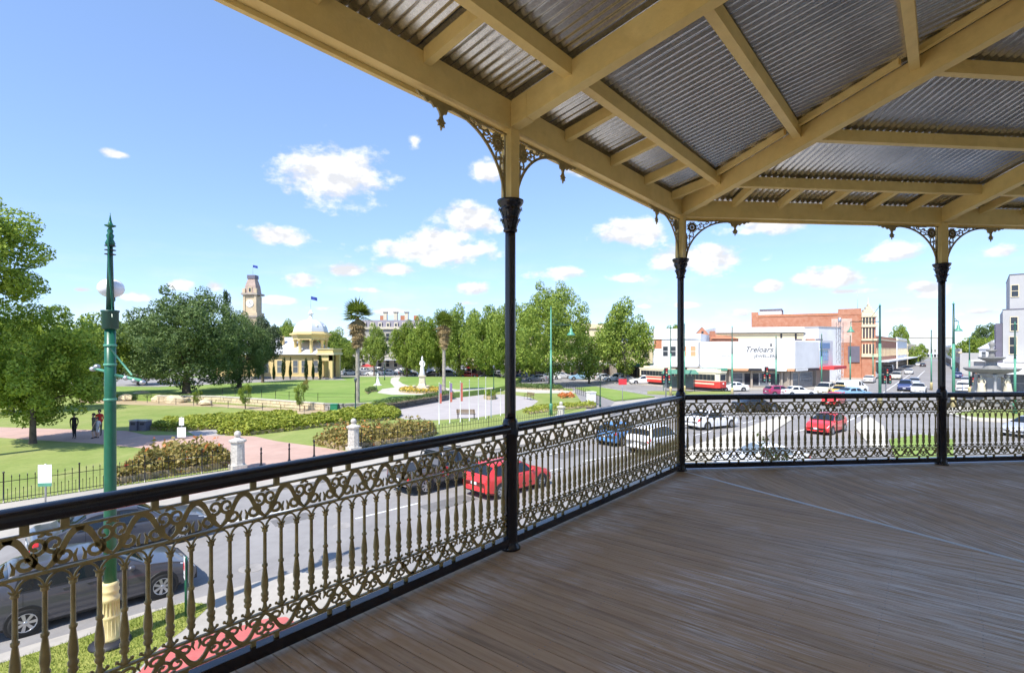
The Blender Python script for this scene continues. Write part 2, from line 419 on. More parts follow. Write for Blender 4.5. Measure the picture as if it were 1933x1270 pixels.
leafmat('leaf_cypress', (.018,.045,.014), (.05,.10,.025))
leafmat('leaf_canna', (.16,.17,.04), (.46,.36,.12), scale=2.5)
leafmat('leaf_canna_green', (.08,.16,.02), (.22,.32,.05), scale=2.5)
leafmat('petal_orange', (.65,.16,.04), (.75,.35,.12), scale=4)
leafmat('petal_yellow', (.62,.42,.05), (.78,.60,.15), scale=4)
leafmat('palm_green', (.15,.21,.03), (.42,.46,.09))
leafmat('palm_dead', (.34,.25,.12), (.60,.47,.26), trans=.15)
leafmat('blade', (.16,.22,.03), (.38,.40,.10), scale=3)

def deckmat():
    m = bpy.data.materials.new('deck_boards'); MATS['deck_boards'] = m; m.use_nodes = True
    n, l = m.node_tree.nodes, m.node_tree.links; b = n['Principled BSDF']; b.inputs['Specular IOR Level'].default_value = .28
    tcn = n.new('ShaderNodeTexCoord'); oi = n.new('ShaderNodeObjectInfo'); g = n.new('ShaderNodeNewGeometry')
    off = n.new('ShaderNodeVectorMath'); off.operation = 'MULTIPLY_ADD'
    cmb = n.new('ShaderNodeCombineXYZ')
    for i in range(3): l.new(oi.outputs['Random'], cmb.inputs[i])
    l.new(cmb.outputs[0], off.inputs[0]); off.inputs[1].default_value = (37, 53, 11); l.new(tcn.outputs['Object'], off.inputs[2])
    def noise(vec, sc, scale, det=5, rough=.6):
        mp_ = n.new('ShaderNodeMapping'); mp_.inputs['Scale'].default_value = sc; l.new(vec, mp_.inputs[0])
        t = n.new('ShaderNodeTexNoise'); t.inputs['Scale'].default_value = scale; t.inputs['Detail'].default_value = det; t.inputs['Roughness'].default_value = rough
        l.new(mp_.outputs[0], t.inputs['Vector']); return t.outputs['Fac']
    def mr(x, a, b_, c=0, d=1):
        q = n.new('ShaderNodeMapRange'); l.new(x, q.inputs[0])
        for i, v in enumerate((a, b_, c, d)): q.inputs[i+1].default_value = v
        return q.outputs[0]
    def mix(f, a, b_):
        q = n.new('ShaderNodeMix'); q.data_type = 'RGBA'
        if isinstance(f, float): q.inputs['Factor'].default_value = f
        else: l.new(f, q.inputs['Factor'])
        for i, v in ((6, a), (7, b_)):
            if isinstance(v, tuple): q.inputs[i].default_value = (*v, 1)
            else: l.new(v, q.inputs[i])
        return q.outputs[2]
    def mul(a, b_):
        q = n.new('ShaderNodeMath'); q.operation = 'MULTIPLY'; l.new(a, q.inputs[0])
        if isinstance(b_, float): q.inputs[1].default_value = b_
        else: l.new(b_, q.inputs[1])
        return q.outputs[0]
    grain = noise(off.outputs[0], (.7, 12, 1), 2.4, 8, .7)
    tone = mix(oi.outputs['Random'], (.52,.315,.155), (.29,.18,.095))
    base = mix(mr(grain, .35, .68), tone, (.62,.42,.24))
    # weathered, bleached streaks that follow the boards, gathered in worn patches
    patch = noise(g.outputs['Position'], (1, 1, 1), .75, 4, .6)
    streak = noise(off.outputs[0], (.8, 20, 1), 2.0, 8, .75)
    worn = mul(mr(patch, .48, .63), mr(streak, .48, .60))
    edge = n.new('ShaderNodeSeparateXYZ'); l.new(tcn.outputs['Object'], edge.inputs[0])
    band = mul(mul(mr(edge.outputs[0], .02, .16), mr(edge.outputs[0], .62, .22)), mr(noise(g.outputs['Position'], (1,1,1), 1.6), .36, .58))  # pale band beside the rails: wear, plus sky sheen painted into the board colour
    sheen_wear_streaks = mul(band, mr(noise(off.outputs[0], (1.5, 14, 1), 2.0), .36, .60))
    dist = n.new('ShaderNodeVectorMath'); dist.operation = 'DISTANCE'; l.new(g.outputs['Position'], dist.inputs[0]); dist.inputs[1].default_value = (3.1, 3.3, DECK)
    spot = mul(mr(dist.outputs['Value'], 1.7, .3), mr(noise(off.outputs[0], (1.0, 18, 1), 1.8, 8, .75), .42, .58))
    mxn = n.new('ShaderNodeMath'); mxn.operation = 'MAXIMUM'; l.new(worn, mxn.inputs[0]); l.new(sheen_wear_streaks, mxn.inputs[1])
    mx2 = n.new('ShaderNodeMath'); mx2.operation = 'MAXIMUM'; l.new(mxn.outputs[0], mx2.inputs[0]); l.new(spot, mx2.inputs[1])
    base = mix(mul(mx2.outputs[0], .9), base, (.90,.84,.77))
    red = mul(mr(noise(g.outputs['Position'], (1,1,1), 1.3), .52, .7), mr(noise(off.outputs[0], (1, 14, 1), 1.4), .5, .62))
    base = mix(mul(red, .6), base, (.58,.38,.20))
    l.new(base, b.inputs['Base Color'])
    l.new(mr(noise(off.outputs[0], (1, 18, 1), 4.0), .3, .7, .38, .68), b.inputs['Roughness'])
    bp = n.new('ShaderNodeBump'); bp.inputs['Strength'].default_value = .35; bp.inputs['Distance'].default_value = .004
    l.new(grain, bp.inputs['Height']); l.new(bp.outputs[0], b.inputs['Normal'])
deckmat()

def zincmat():
    m = bpy.data.materials.new('galvanised_iron'); MATS['galvanised_iron'] = m; m.use_nodes = True
    n, l = m.node_tree.nodes, m.node_tree.links; b = n['Principled BSDF']
    g = n.new('ShaderNodeTexCoord')
    v = n.new('ShaderNodeTexVoronoi'); v.inputs['Scale'].default_value = 90; l.new(g.outputs['Object'], v.inputs['Vector'])
    t = n.new('ShaderNodeTexNoise'); t.inputs['Scale'].default_value = 2.5; t.inputs['Detail'].default_value = 5; l.new(g.outputs['Object'], t.inputs['Vector'])
    s = n.new('ShaderNodeSeparateColor'); l.new(v.outputs['Color'], s.inputs[0])
    ad = n.new('ShaderNodeMath'); ad.operation = 'MULTIPLY_ADD'; l.new(s.outputs[0], ad.inputs[0]); ad.inputs[1].default_value = .5; l.new(t.outputs['Fac'], ad.inputs[2])
    mx = n.new('ShaderNodeMix'); mx.data_type = 'RGBA'; l.new(ad.outputs[0], mx.inputs['Factor'])
    mx.inputs[6].default_value = (.36,.355,.35,1); mx.inputs[7].default_value = (.76,.75,.73,1)
    l.new(mx.outputs[2], b.inputs['Base Color'])
    b.inputs['Metallic'].default_value = .95; b.inputs['Roughness'].default_value = .27
zincmat()
# ================================================================ the verandah we stand on
AA, AB = R(39.3), R(84.2)
uA = Vector((math.sin(AA), math.cos(AA), 0)); uB = Vector((math.sin(AB), math.cos(AB), 0))
CN = Vector((2.235, 7.02, 0))                               # corner column
TN = math.tan((AB-AA)/2)
def frame(u):                                               # local x inwards from the eave, local y along it
    return Matrix(((u.y, u.x, 0, 0), (-u.x, u.y, 0, 0), (0, 0, 1, 0), (0, 0, 0, 1)))
FA, FB = frame(uA), frame(uB)
LA, LB = 3.55, 3.79
BIS = (Vector((uA.y,-uA.x,0))+Vector((uB.y,-uB.x,0))).normalized()
DEPTH = 3.4

floor_root = bpy.data.objects.new('verandah_floor', None); COL.objects.link(floor_root); floor_root.location = (CN.x, CN.y, DECK); struct(floor_root)
BW = .094
plank_cache = {}
def planks(fr, sg, smax):
    k = 0; s = -.06
    while s < smax:
        s0, s1 = s+.0024, s+BW-.0024
        q0 = -.055
        e0, e1 = min(s0/TN, DEPTH), min(s1/TN, DEPTH)
        s += BW; k += 1
        if min(e0, e1) < q0+.03: continue
        full = e0 >= DEPTH-1e-6 and e1 >= DEPTH-1e-6
        a0, a1 = (sg*s0, e0), (sg*s1, e1)
        if a0[0] > a1[0]: a0, a1 = a1, a0
        yc = a0[0]; wd = a1[0]-a0[0]; th = .028; ch = .0018
        if full and ('p', sg) in plank_cache: me = plank_cache[('p', sg)]
        else:
            mb = MB()
            sec = [(0,-th),(wd,-th),(wd,-ch),(wd-ch,0),(ch,0),(0,-ch)]
            vs = [(q0, y, z) for y, z in sec] + [((a0[1]+(a1[1]-a0[1])*y/wd)-.004, y, z) for y, z in sec]
            mb.add(vs, [(0,1,2,3,4,5)[::-1], (6,7,8,9,10,11)]+[(i,(i+1)%6,6+(i+1)%6,6+i) for i in range(6)][::1])
            me = mb.mesh('board')
            if full: plank_cache[('p', sg)] = me
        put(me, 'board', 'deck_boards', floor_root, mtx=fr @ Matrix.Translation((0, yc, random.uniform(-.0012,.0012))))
planks(FA, -1, 9.6); planks(FB, 1, 8.2)
nb = MB(); nr_ = random.Random(2)
for fr, sg, smax in ((FA,-1,9.6),(FB,1,8.2)):
    s = -.06
    while s < smax:
        for q in np.arange(.12, DEPTH-.1, .46):
            for o_ in (.022, BW-.022):
                y = s+o_
                if q > y/TN-.03: continue
                p = fr @ Vector((q+nr_.uniform(-.006,.006), sg*y, 0)); r_ = .0042
                nb.add([(p.x+r_*math.cos(a), p.y+r_*math.sin(a), .0016) for a in [i*math.pi/3 for i in range(6)]], [(0,1,2,3,4,5)])
        s += BW
o_ = nb.build('nails', 'grey_stone', floor_root); o_['kind'] = 'stuff'
def infr(fr, q, y, z=0): return fr @ Vector((q, y, z))
# pale edge board outside the rail, joists below, mitre strips
mb = MB()
for fr, sg, L in ((FA,-1,12.),(FB,1,9.)):
    e = lambda q: q*TN
    pts = [infr(fr,-.058,sg*e(-.058)), infr(fr,-.058,sg*L), infr(fr,-.20,sg*L), infr(fr,-.20,sg*e(-.20))]
    mb.prism([(p.x,p.y) for p in pts], -.05, .004)
mb.build('edge_board', 'lavender_paint', floor_root)
mb = MB()
for fr, sg, L in ((FA,-1,12.),(FB,1,9.)):
    pts = [infr(fr,-.17,sg*-.17*TN), infr(fr,-.17,sg*L), infr(fr,DEPTH,sg*L), infr(fr,DEPTH,sg*DEPTH*TN)]
    mb.prism([(p.x,p.y) for p in pts], -.30, -.052)
mb.build('joists', 'cream_beam', floor_root)
mb = MB(); pn = Vector((-BIS.y, BIS.x, 0))
a, b = BIS*-.02, BIS*(DEPTH/math.cos((AB-AA)/2))
mb.prism([((a+pn*.02).x,(a+pn*.02).y),((b+pn*.02).x,(b+pn*.02).y),((b-pn*.02).x,(b-pn*.02).y),((a-pn*.02).x,(a-pn*.02).y)], -.03, .005)
mb.build('mitre_strip', 'white_render', floor_root)
# posts that carry the deck from the street
for fr, y in ((FA,-7.1),(FA,-3.55),(FA,0),(FB,LB),(FB,2*LB)):
    p = infr(fr, .02, y)
    MB().lathe([(-4.8,.12),(-4.6,.12),(-4.5,.07),(-.6,.065),(-.45,.10),(-.30,.13)], 10, p.x, p.y).build('support_post', 'black_iron', floor_root)

# ---- roof of the verandah
roof = T('verandah_roof', 'cream timber verandah roof frame under corrugated galvanised iron sheets', 'verandah roof', (CN.x, CN.y, DECK))
SL = .22
def zs(q): return 3.60 + SL*q                               # underside of the sheeting
def member(name, p0, p1, w, h, mat='cream_beam'):
    p0, p1 = Vector(p0), Vector(p1); d = (p1-p0); d.z = 0; d.normalize(); n = Vector((-d.y, d.x, 0))*w/2; up = Vector((0,0,h))
    bot = [p0-n, p1-n, p1+n, p0+n]
    return MB().hexa(bot, [p+up for p in bot]).build(name, mat, roof)
for fr, sg, L, posts in ((FA,-1,LA,3),(FB,1,LB,2)):
    for k in range(posts):
        y0, y1 = sg*(k*L+.0), sg*((k+1)*L-.004)
        mi = -.045*TN*sg if k == 0 else 0
        b0 = [(-.045, y0+(mi if k == 0 else 0)), (-.045, y1), (.045, y1), (.045, y0-(mi if k == 0 else 0))]
        q = [infr(fr, *p) for p in b0]
        if sg < 0: q = q[::-1]
        MB().prism([(p.x,p.y) for p in q], 3.355, 3.575).build('eave_beam', 'cream_beam', roof)
        b1 = [(-.082, y0+(-.082*TN*sg if k == 0 else 0)), (-.082, y1), (-.0475, y1), (-.0475, y0+(-.0475*TN*sg if k == 0 else 0))]
        q = [infr(fr, *p) for p in b1]
        MB().prism([(p.x,p.y) for p in q], 3.325, 3.37).build('beam_moulding', 'cream_beam', roof)
        b1 = [(-.30, y0+(-.30*TN*sg if k == 0 else 0)), (-.30, y1), (-.20, y1), (-.20, y0+(-.20*TN*sg if k == 0 else 0))]
        q = [infr(fr, *p) for p in b1]
        MB().prism([(p.x,p.y) for p in q], 3.46, 3.56).build('gutter', 'cream_beam', roof)
    for k in range(1, posts+1):                             # main rafters over the columns
        member('rafter', infr(fr,.05,sg*k*L,3.362+SL*.05), infr(fr,DEPTH,sg*k*L,3.362+SL*DEPTH), .095, .205)
        member('rafter_end', infr(fr,.046,sg*k*L,3.368), infr(fr,.20,sg*k*L,3.368+SL*.154), .101, .195)
    for q in (.58, 1.52, 2.51, 3.33):                       # purlins, cut at the rafters
        for k in range(posts):
            a = q*TN if k == 0 else k*L+.048
            b = (k+1)*L-.048
            member('purlin', infr(fr,q,sg*a,zs(q)-.135), infr(fr,q,sg*b,zs(q)-.135), .075, .12)
    ys = (.38,1.16,1.95,2.80,4.48,5.3,6.2,8.0,8.9) if sg < 0 else (.30,.72,1.36,2.0,2.64,3.25,4.35,5.0,5.7,6.4)
    for y in ys:
        if y < .5 and sg < 0: q1 = .54
        else: q1 = .54
        qm = min(q1, max(.1, (y/TN)-.05))
        member('jack_rafter', infr(fr,.047,sg*y,zs(.047)-.118), infr(fr,qm,sg*y,zs(qm)-.118), .06, .10)
ch = math.cos((AB-AA)/2)
member('hip_rafter', BIS*.05+Vector((0,0,3.36+SL*ch*.05)), BIS*(DEPTH/ch)+Vector((0,0,3.36+SL*DEPTH)), .10, .20)
for s in (-1, 1):
    o = pn*s*.17
    for q0, q1 in ((.12,.545),(.615,1.485),(1.555,2.475),(2.545,3.3)):
        a, b = BIS*(q0/ch)+o, BIS*(q1/ch)+o
        zo = SL*.17*math.sin((AB-AA)/2)*0
        member('hip_batten', a+Vector((0,0,zs(q0)-.085)), b+Vector((0,0,zs(q1)-.085)), .045, .055)
# corrugated sheets, each its own
PIT, AMP = .0762, .0085
sheet_cache = {}
def sheets(fr, sg, smax):
    s = -.08; idx = 0
    while s < smax:
        wd = .762
        nseg = 63
        ys = [s + .8001*i/nseg for i in range(nseg+1)]
        q1 = [min(y/TN, DEPTH+.2) for y in ys]
        full = min(q1) >= DEPTH+.199
        key = (sg, full)
        lift = .0 if idx % 2 else .0035
        if full and key in sheet_cache: me = sheet_cache[key]
        else:
            vs, fs = [], []
            for i, y in enumerate(ys):
                z = AMP*math.sin(2*math.pi*(y-s)/PIT)+AMP
                q0 = -.27
                if q1[i] < q0: q1[i] = q0+.001
                qq = [q0, (q0+q1[i])/2, q1[i]]
                for q in qq: vs.append((q, sg*(y-s), z+SL*q))
            for i in range(nseg):
                for j in range(2):
                    a = i*3+j; f = (a, a+1, a+4, a+3); fs.append(f if sg < 0 else f[::-1])
            mb = MB().add(vs, fs, True); me = mb.mesh('roof_sheet')
            if full: sheet_cache[key] = me
        put(me, 'roof_sheet', 'galvanised_iron', roof, mtx=fr @ Matrix.Translation((0, sg*s, 3.60+lift)))
        s += wd; idx += 1
sheets(FA, -1, 10.3); sheets(FB, 1, 7.6)
mb = MB()
mb.hexa([BIS*-.3+pn*.12+Vector((0,0,3.61-.06)), BIS*4+pn*.12+Vector((0,0,3.61+SL*ch*4)), BIS*4-pn*.12+Vector((0,0,3.61+SL*ch*4)), BIS*-.3-pn*.12+Vector((0,0,3.61-.06))],
        [BIS*-.3+pn*.12+Vector((0,0,3.64-.06)), BIS*4+pn*.12+Vector((0,0,3.64+SL*ch*4)), BIS*4-pn*.12+Vector((0,0,3.64+SL*ch*4)), BIS*-.3-pn*.12+Vector((0,0,3.64-.06))])
mb.build('hip_capping', 'galvanised_iron', roof)

# ---- the building behind the verandah
bld = T('corner_building', 'cream rendered corner building carrying the verandah', 'building', (CN.x, CN.y, 0))
cpt = BIS*(DEPTH/ch)
pA, pB = infr(FA, DEPTH, -13), infr(FB, DEPTH, 12)
pA2, pB2 = infr(FA, DEPTH+9, -13), infr(FB, DEPTH+9, 12)
MB().prism([(p.x,p.y) for p in (pA, cpt, pB, pB2, pA2)], 0, 10.6).build('wall', 'cream_wall', bld)
MB().prism([((p*1.0).x,(p*1.0).y) for p in (infr(FA,DEPTH-.12,-13), BIS*((DEPTH-.12)/ch), infr(FB,DEPTH-.12,12), infr(FB,DEPTH+1,12), infr(FA,DEPTH+1,-13))], 10.61, 10.95).build('cornice', 'cream_wall', bld)
for fr, ys in ((FA, (-2.6,-5.2,-7.8)), (FB, (3.4,6.0))):
    for y in ys:
        d = MB(); d.box(-.05,-.6,DECK,-.003,.6,DECK+2.5); dd = d.build('door', 'white_render', bld); dd.matrix_local = fr @ Matrix.Translation((DEPTH, y, 0))
        for yy in (-.29,.29):
            g = MB().box(-.058,yy-.2,DECK+.5,-.051,yy+.2,DECK+2.3).build('pane', 'pane_dark', dd)

# ---- columns with capitals and lace brackets
def bracket_mesh():
    mb = MB(); t = .012
    arc = [(.62-.585*math.cos(a), -.57+.555*math.sin(a)) for a in [math.pi/2*i/18 for i in range(19)]]
    arc = [(.03,-.60)] + arc
    mb.stroke(arc, .022, t)
    mb.stroke([(.0,-.006),(.64,-.006)], .012, t)
    mb.stroke([(.035,-.58),(.035,-.0)], .010, t)
    # pierced rosette in the corner
    cx, cz = .122, -.098
    n = 16
    for i in range(n):                                      # scalloped rim
        a = 2*math.pi*i/n; mb.stroke([(cx+.040*math.cos(a), cz+.040*math.sin(a)), (cx+.076*math.cos(a), cz+.076*math.sin(a))], [.018,.018] if i % 2 else [.018,.006], t)
    mb.stroke(spiral(cx, cz, .050, .050, 0, 2*math.pi+.2, 20), .016, t)
    mb.stroke(spiral(cx, cz, .036, .036, 0, 2*math.pi+.2, 16), .009, t)
    for i in range(8):
        a = 2*math.pi*(i+.5)/8; mb.stroke([(cx+.008*math.cos(a), cz+.008*math.sin(a)), (cx+.038*math.cos(a), cz+.038*math.sin(a))], [.012,.007], t)
    mb.stroke(spiral(cx, cz, .010, .010, 0, 2*math.pi+.2, 10), .016, t)
    # scrolls down the post and out along the beam, all inside the arch
    for (x, z, r, d) in ((.076,-.235,.034,1),(.112,-.215,.020,-1),(.062,-.310,.024,-1),(.056,-.372,.018,1),(.050,-.425,.012,-1),(.045,-.47,.009,1),(.250,-.052,.040,-1),(.222,-.112,.022,1),(.330,-.046,.028,1),(.396,-.034,.021,-1),(.452,-.024,.014,1),(.50,-.018,.010,-1),(.29,-.088,.014,-1)):
        mb.stroke(spiral(x, z, r, r*.22, d*.3, d*(.3+1.7*math.pi), 14), [.010]*8+[.008]*5+[.012]*2, t)
    for p in (((.10,-.17),(.05,-.21),(.13,-.27),(.065,-.33)), ((.195,-.085),(.23,-.02),(.29,-.09),(.36,-.03)), ((.13,-.172),(.15,-.19),(.13,-.21),(.14,-.235)), ((.195,-.115),(.22,-.14),(.25,-.12),(.27,-.125)), ((.06,-.33),(.04,-.40),(.07,-.41),(.045,-.49)), ((.36,-.05),(.40,-.07),(.43,-.02),(.50,-.03)), ((.05,-.18),(.045,-.25),(.05,-.3),(.045,-.36)), ((.20,-.02),(.28,-.012),(.34,-.02),(.42,-.012))):
        mb.stroke(bez(*p), [.007,.009,.011,.012,.012,.011,.009,.008,.006], t)
    # leaf drops along the arc
    return mb.mesh('bracket')
def pendant_mesh():
    mb = MB(); t = .014
    sc = [(.62,0),(.63,-.03),(.66,-.035),(.675,-.075),(.70,-.08),(.712,-.10),(.700,-.128),(.680,-.138),(.698,-.150),(.692,-.172),(.712,-.165),(.722,-.200),(.732,-.165),(.752,-.172),(.746,-.150),(.764,-.138),(.744,-.128),(.732,-.10),(.742,-.075),(.765,-.05),(.79,-.062),(.812,-.040),(.83,-.028),(.85,-.045),(.873,-.030),(.885,-.016),(.91,-.026),(.93,-.012),(.95,0)]
    n = len(sc)
    vs = [(x,-t/2,z) for x,z in sc]+[(x,t/2,z) for x,z in sc]
    mb.add(vs, [tuple(range(n)), tuple(range(n,2*n))[::-1]]+[(i,n+i,n+(i+1)%n,(i+1)%n) for i in range(n)])
    return mb.mesh('pendant')
BR, PE = bracket_mesh(), pendant_mesh()
def column(p, fr, dirs, label):
    c = T('verandah_column', label, 'column', (CN.x+p.x, CN.y+p.y, DECK), group='verandah columns')
    MB().lathe([(0,.082),(.02,.082),(.035,.066),(.06,.060),(.10,.058),(.885,.055),(.90,.062),(.93,.066),(1.0,.066),(1.03,.058),(1.05,.046)], 16).build('pedestal', 'black_iron', c)
    MB().lathe([(1.05,.0445),(1.10,.0445),(2.50,.0425),(2.56,.0425)], 16).build('shaft', 'black_iron', c)
    cap = MB().lathe([(2.545,.045),(2.55,.056),(2.565,.058),(2.575,.048),(2.60,.052),(2.63,.060),(2.645,.072),(2.65,.064),(2.675,.064),(2.70,.076),(2.725,.088),(2.73,.078),(2.745,.082),(2.765,.098),(2.785,.108),(2.80,.108)], 20).build('capital', 'black_iron', c)
    lf = MB()
    for rr, z0, z1, n in ((.062,2.57,2.66,10),(.078,2.66,2.745,10)):
        for i in range(n):
            a = 2*math.pi*(i+.5*(n==10))/n; ca, sa = math.cos(a), math.sin(a)
            P_ = lambda r, z, w: [(r*ca-w*sa, r*sa+w*ca, z), (r*ca+w*sa, r*sa-w*ca, z)]
            v = P_(rr-.012,z0,.010)+P_(rr,(z0+z1)/2,.016)+P_(rr+.018,z1-.008,.012)+P_(rr+.024,z1-.022,.004)
            lf.add(v, [(0,1,3,2),(2,3,5,4),(4,5,7,6)])
    lf.build('leaf_ornament', 'black_iron', cap)
    pm = MB().box(-.052,-.052,2.802,.052,.052,3.354).build('post', 'cream_beam', c); pm.matrix_local = fr
    for u in dirs:
        rz = math.atan2(u.y, u.x)
        m_ = Matrix.Rotation(rz, 4, 'Z') @ Matrix.Translation((.035, 0, 3.322))
        b = put(BR, 'bracket', 'bronze_paint', c, mtx=m_)
        q = put(PE, 'pendant', 'bronze_paint', b)
column(infr(FA,0,-LA), FA, (uA,-uA), 'nearest black iron verandah column with cream post, nearest the middle of the picture')
column(Vector((0,0,0)), FA, (-uA,uB), 'black iron verandah column at the corner where the two balustrade runs meet')
column(infr(FB,0,LB), FB, (uB,-uB), 'rightmost black iron verandah column, before the far street')

# ---- cast iron balustrades
def baluster_mesh():
    mb = MB()
    prof = [(0,.006),(.004,.013),(.018,.013),(.022,.010),(.045,.008),(.052,.015),(.062,.017),(.070,.012),(.082,.017),(.092,.017),(.100,.012),(.130,.0165),(.165,.0145),(.225,.0085),(.230,.013),(.240,.013),(.245,.0085),(.405,.0078),(.410,.0135),(.420,.012),(.426,.008)]
    mb.lathe([(z, r*1.14) for z, r in prof], 7)
    for s in (-1, 1):
        mb.stroke([(0,.418)]+[(s*(.003+.0415*(1-math.cos(a))), .42+.052*math.sin(a)) for a in [math.pi/2*i/6 for i in range(1,7)]], [.008]*7, .009)
        mb.stroke([(0,.415),(s*.010,.425),(s*.020,.438)], [.010,.008,.003], .009)
        mb.stroke([(0,.012),(s*.012,.006),(s*.024,.014)], [.012,.009,.008], .009)
        mb.ball((s*.027,0,.018), .0085, 4)
    return mb.mesh('baluster')
def scroll_mesh(flip):
    mb = MB(); t = .009; H = .15
    def st(pts, w):
        if flip: pts = [(x, H-z) for x, z in pts]
        mb.stroke(pts, [q*1.18 for q in w], t)
    for s in (-1, 1):
        arm = bez((0,.142),(s*.050,.140),(s*.052,.035),(s*.1105,.006), 12)
        st(arm, [.020,.021,.022,.021,.019,.018,.018,.019,.021,.021,.018,.014,.010])
        st(spiral(s*.050,.045,.036,.010, (R(60) if s > 0 else R(120)), (R(60)-s*R(400) if s > 0 else R(120)+R(400)), 16), [.013]*8+[.011]*6+[.015]*3)
        st(spiral(s*.082,.100,.034,.009, (R(-95) if s > 0 else R(275)), (R(-95)+R(390) if s > 0 else R(275)-R(390)), 16), [.013]*8+[.010]*6+[.014]*3)
        st([(s*.014,.010),(s*.018,.035),(s*.008,.060)], [.012,.010,.003])
        st([(s*.1105,.147),(s*.098,.138),(s*.088,.136)], [.012,.010,.006])
    st([(0,.15),(0,.13)], [.03,.018])
    return mb.mesh('scroll')
BAL, SCR, SCF = baluster_mesh(), scroll_mesh(False), scroll_mesh(True)
SPC = MB().box(-.014,-.008,0,.014,.008,.040).mesh('spacer')
SPB = MB().box(-.012,-.008,0,.012,.008,.030).mesh('spacer')
def balustrade(p, u, L, label):
    r = T('balustrade', label, 'balustrade', (CN.x+p.x, CN.y+p.y, DECK), math.atan2(u.y, u.x), 'balustrade panels between the columns')
    x0, x1 = .05, L-.05
    rail = [(-.045,.945),(-.050,.965),(-.047,.985),(-.030,1.0),(0,1.006),(.030,1.0),(.047,.985),(.050,.965),(.045,.945),(.03,.935),(-.03,.935)]
    mb = MB(); n = len(rail)
    mb.add([(x0,y,z) for y,z in rail]+[(x1,y,z) for y,z in rail], [(i,(i+1)%n,n+(i+1)%n,n+i) for i in range(n)][::1], True)
    mb.add([(x0,y,z) for y,z in rail]+[(x1,y,z) for y,z in rail], [tuple(range(n)), tuple(range(n,2*n))[::-1]])
    mb.build('top_rail', 'black_iron', r)
    MB().box(x0,-.032,.036,x1,.032,.098).build('bottom_rail', 'black_iron', r)
    for z, h in ((.893,.010),(.735,.012),(.250,.010),(.126,.010)):
        MB().box(x0,-.009,z-h/2,x1,.009,z+h/2).build('flat_bar', 'bronze_paint', r)
    nb = 5*round((x1-x0)/.4425); pit = (x1-x0)/nb
    sx = pit/.0885
    for i in range(nb):
        put(BAL, 'baluster', 'bronze_paint', r, mtx=Matrix.Translation((x0+pit*(i+.5), 0, .256)))
    nu = round(nb/2.5); up = (x1-x0)/nu
    S = Matrix.Diagonal((up/.221, 1, 1, 1))
    for i in range(nu):
        x = x0+up*(i+.5)
        put(SCR, 'scroll', 'bronze_paint', r, mtx=Matrix.Translation((x, 0, .740)) @ S)
        put(SCF, 'scroll', 'bronze_paint', r, mtx=Matrix.Translation((x, 0, .1285)) @ S @ Matrix.Diagonal((1,1,.79,1)))
        xs = x + (up*.22 if i % 2 == 0 else -up*.22)
        put(SPC, 'spacer', 'bronze_paint', r, mtx=Matrix.Translation((xs, 0, .8985)))
        put(SPB, 'spacer', 'bronze_paint', r, mtx=Matrix.Translation((xs, 0, .0985)) @ Matrix.Diagonal((1,1,.75,1)))
    return r
balustrade(infr(FA,0,-2*LA), uA, LA, 'nearest run of cast iron balustrade with black rail, above the parked dark hatchback')
balustrade(infr(FA,0,-LA), uA, LA, 'cast iron balustrade panel receding from the nearest column to the corner column')
balustrade(Vector((0,0,0)), uB, LB, 'cast iron balustrade panel between the corner column and the rightmost column')
balustrade(infr(FB,0,LB), uB, LB, 'cast iron balustrade panel to the right of the rightmost column')
# ================================================================ ground, roads, park
def ST(a, n): return (a*.7071-n*.7071, a*.7071+n*.7071)     # along / across the street below us
def sheet(name, poly, z, mat, parent=None):
    o = MB().sheet(poly, z).build(name, mat, parent)
    if parent is None: struct(o)
    return o
def slab(name, poly, z0, z1, mat, parent=None):
    o = MB().prism(poly, z0, z1).build(name, mat, parent)
    if parent is None: struct(o)
    return o
def GP(pts, z=0.0): return [G(x, y, z) for x, y in pts]
sheet('ground', [(-2500,-300),(2500,-300),(2500,3500),(-2500,3500)], -.06, 'town_ground')
road = sheet('road', [(-160,-40),(300,-40),(300,420),(-160,420)], 0, 'asphalt')
# near pavement with verge and red paving
pav = slab('near_pavement', [ST(-50,15.15),ST(3,15.15),(-6.3,14.9),(-4.6,15.4),(-1.5,14.7),(2.5,13.6),(8,13.2),(70,19),(70,-30),(-40,-30)], -.04, .13, 'concrete_path')
MB().prism([ST(-50,15.16),ST(3,15.16),ST(3,15.48),ST(-50,15.48)], -.04, .02).build('gutter_strip', 'concrete_path', pav)
VERGE = GP([(-260,1330),(0,1252),(158,1202),(267,1162),(350,1136),(400,1140),(345,1190),(300,1222),(235,1290),(-260,1560)], .13)
verge = sheet('grass_verge', VERGE, .137, 'verge_grass')
sheet('red_path', GP([(225,1310),(300,1226),(500,1168),(540,1164),(600,1200),(600,1500),(225,1600)], .13), .139, 'red_paving')
# park
FENCE = [(-47,-5),(-27.3,15.2),(-20.9,21.6),(-14.5,28),(-9.9,33.1),(-5.5,36.3),(-.55,40.8),(4.5,45.2),(7.9,56)]
park = slab('park_lawn', FENCE+[G(1080,735),G(950,722),(-60,112),(-150,112),(-150,-40),(-47,-40)], -.04, .12, 'lawn')
slab('park_pavement', [ST(-60,24.7),ST(20,24.7),ST(33,24.0),ST(38,24.6),(8.6,56),(7.9,56),(4.5,45.2),(-.55,40.8),(-5.5,36.3),(-9.9,33.1),(-14.5,28),(-20.9,21.6),(-27.3,15.2),(-47,-5)], -.04, .122, 'concrete_path')
KERB = MB()
for a in range(-20, 20, 2): 
    p, q, r_, s_ = ST(a+.01,24.52), ST(a+1.99,24.52), ST(a+1.99,24.69), ST(a+.01,24.69)
    KERB.prism([p,q,r_,s_], 0, .125)
KERB.build('kerb', 'kerb_stone', road)
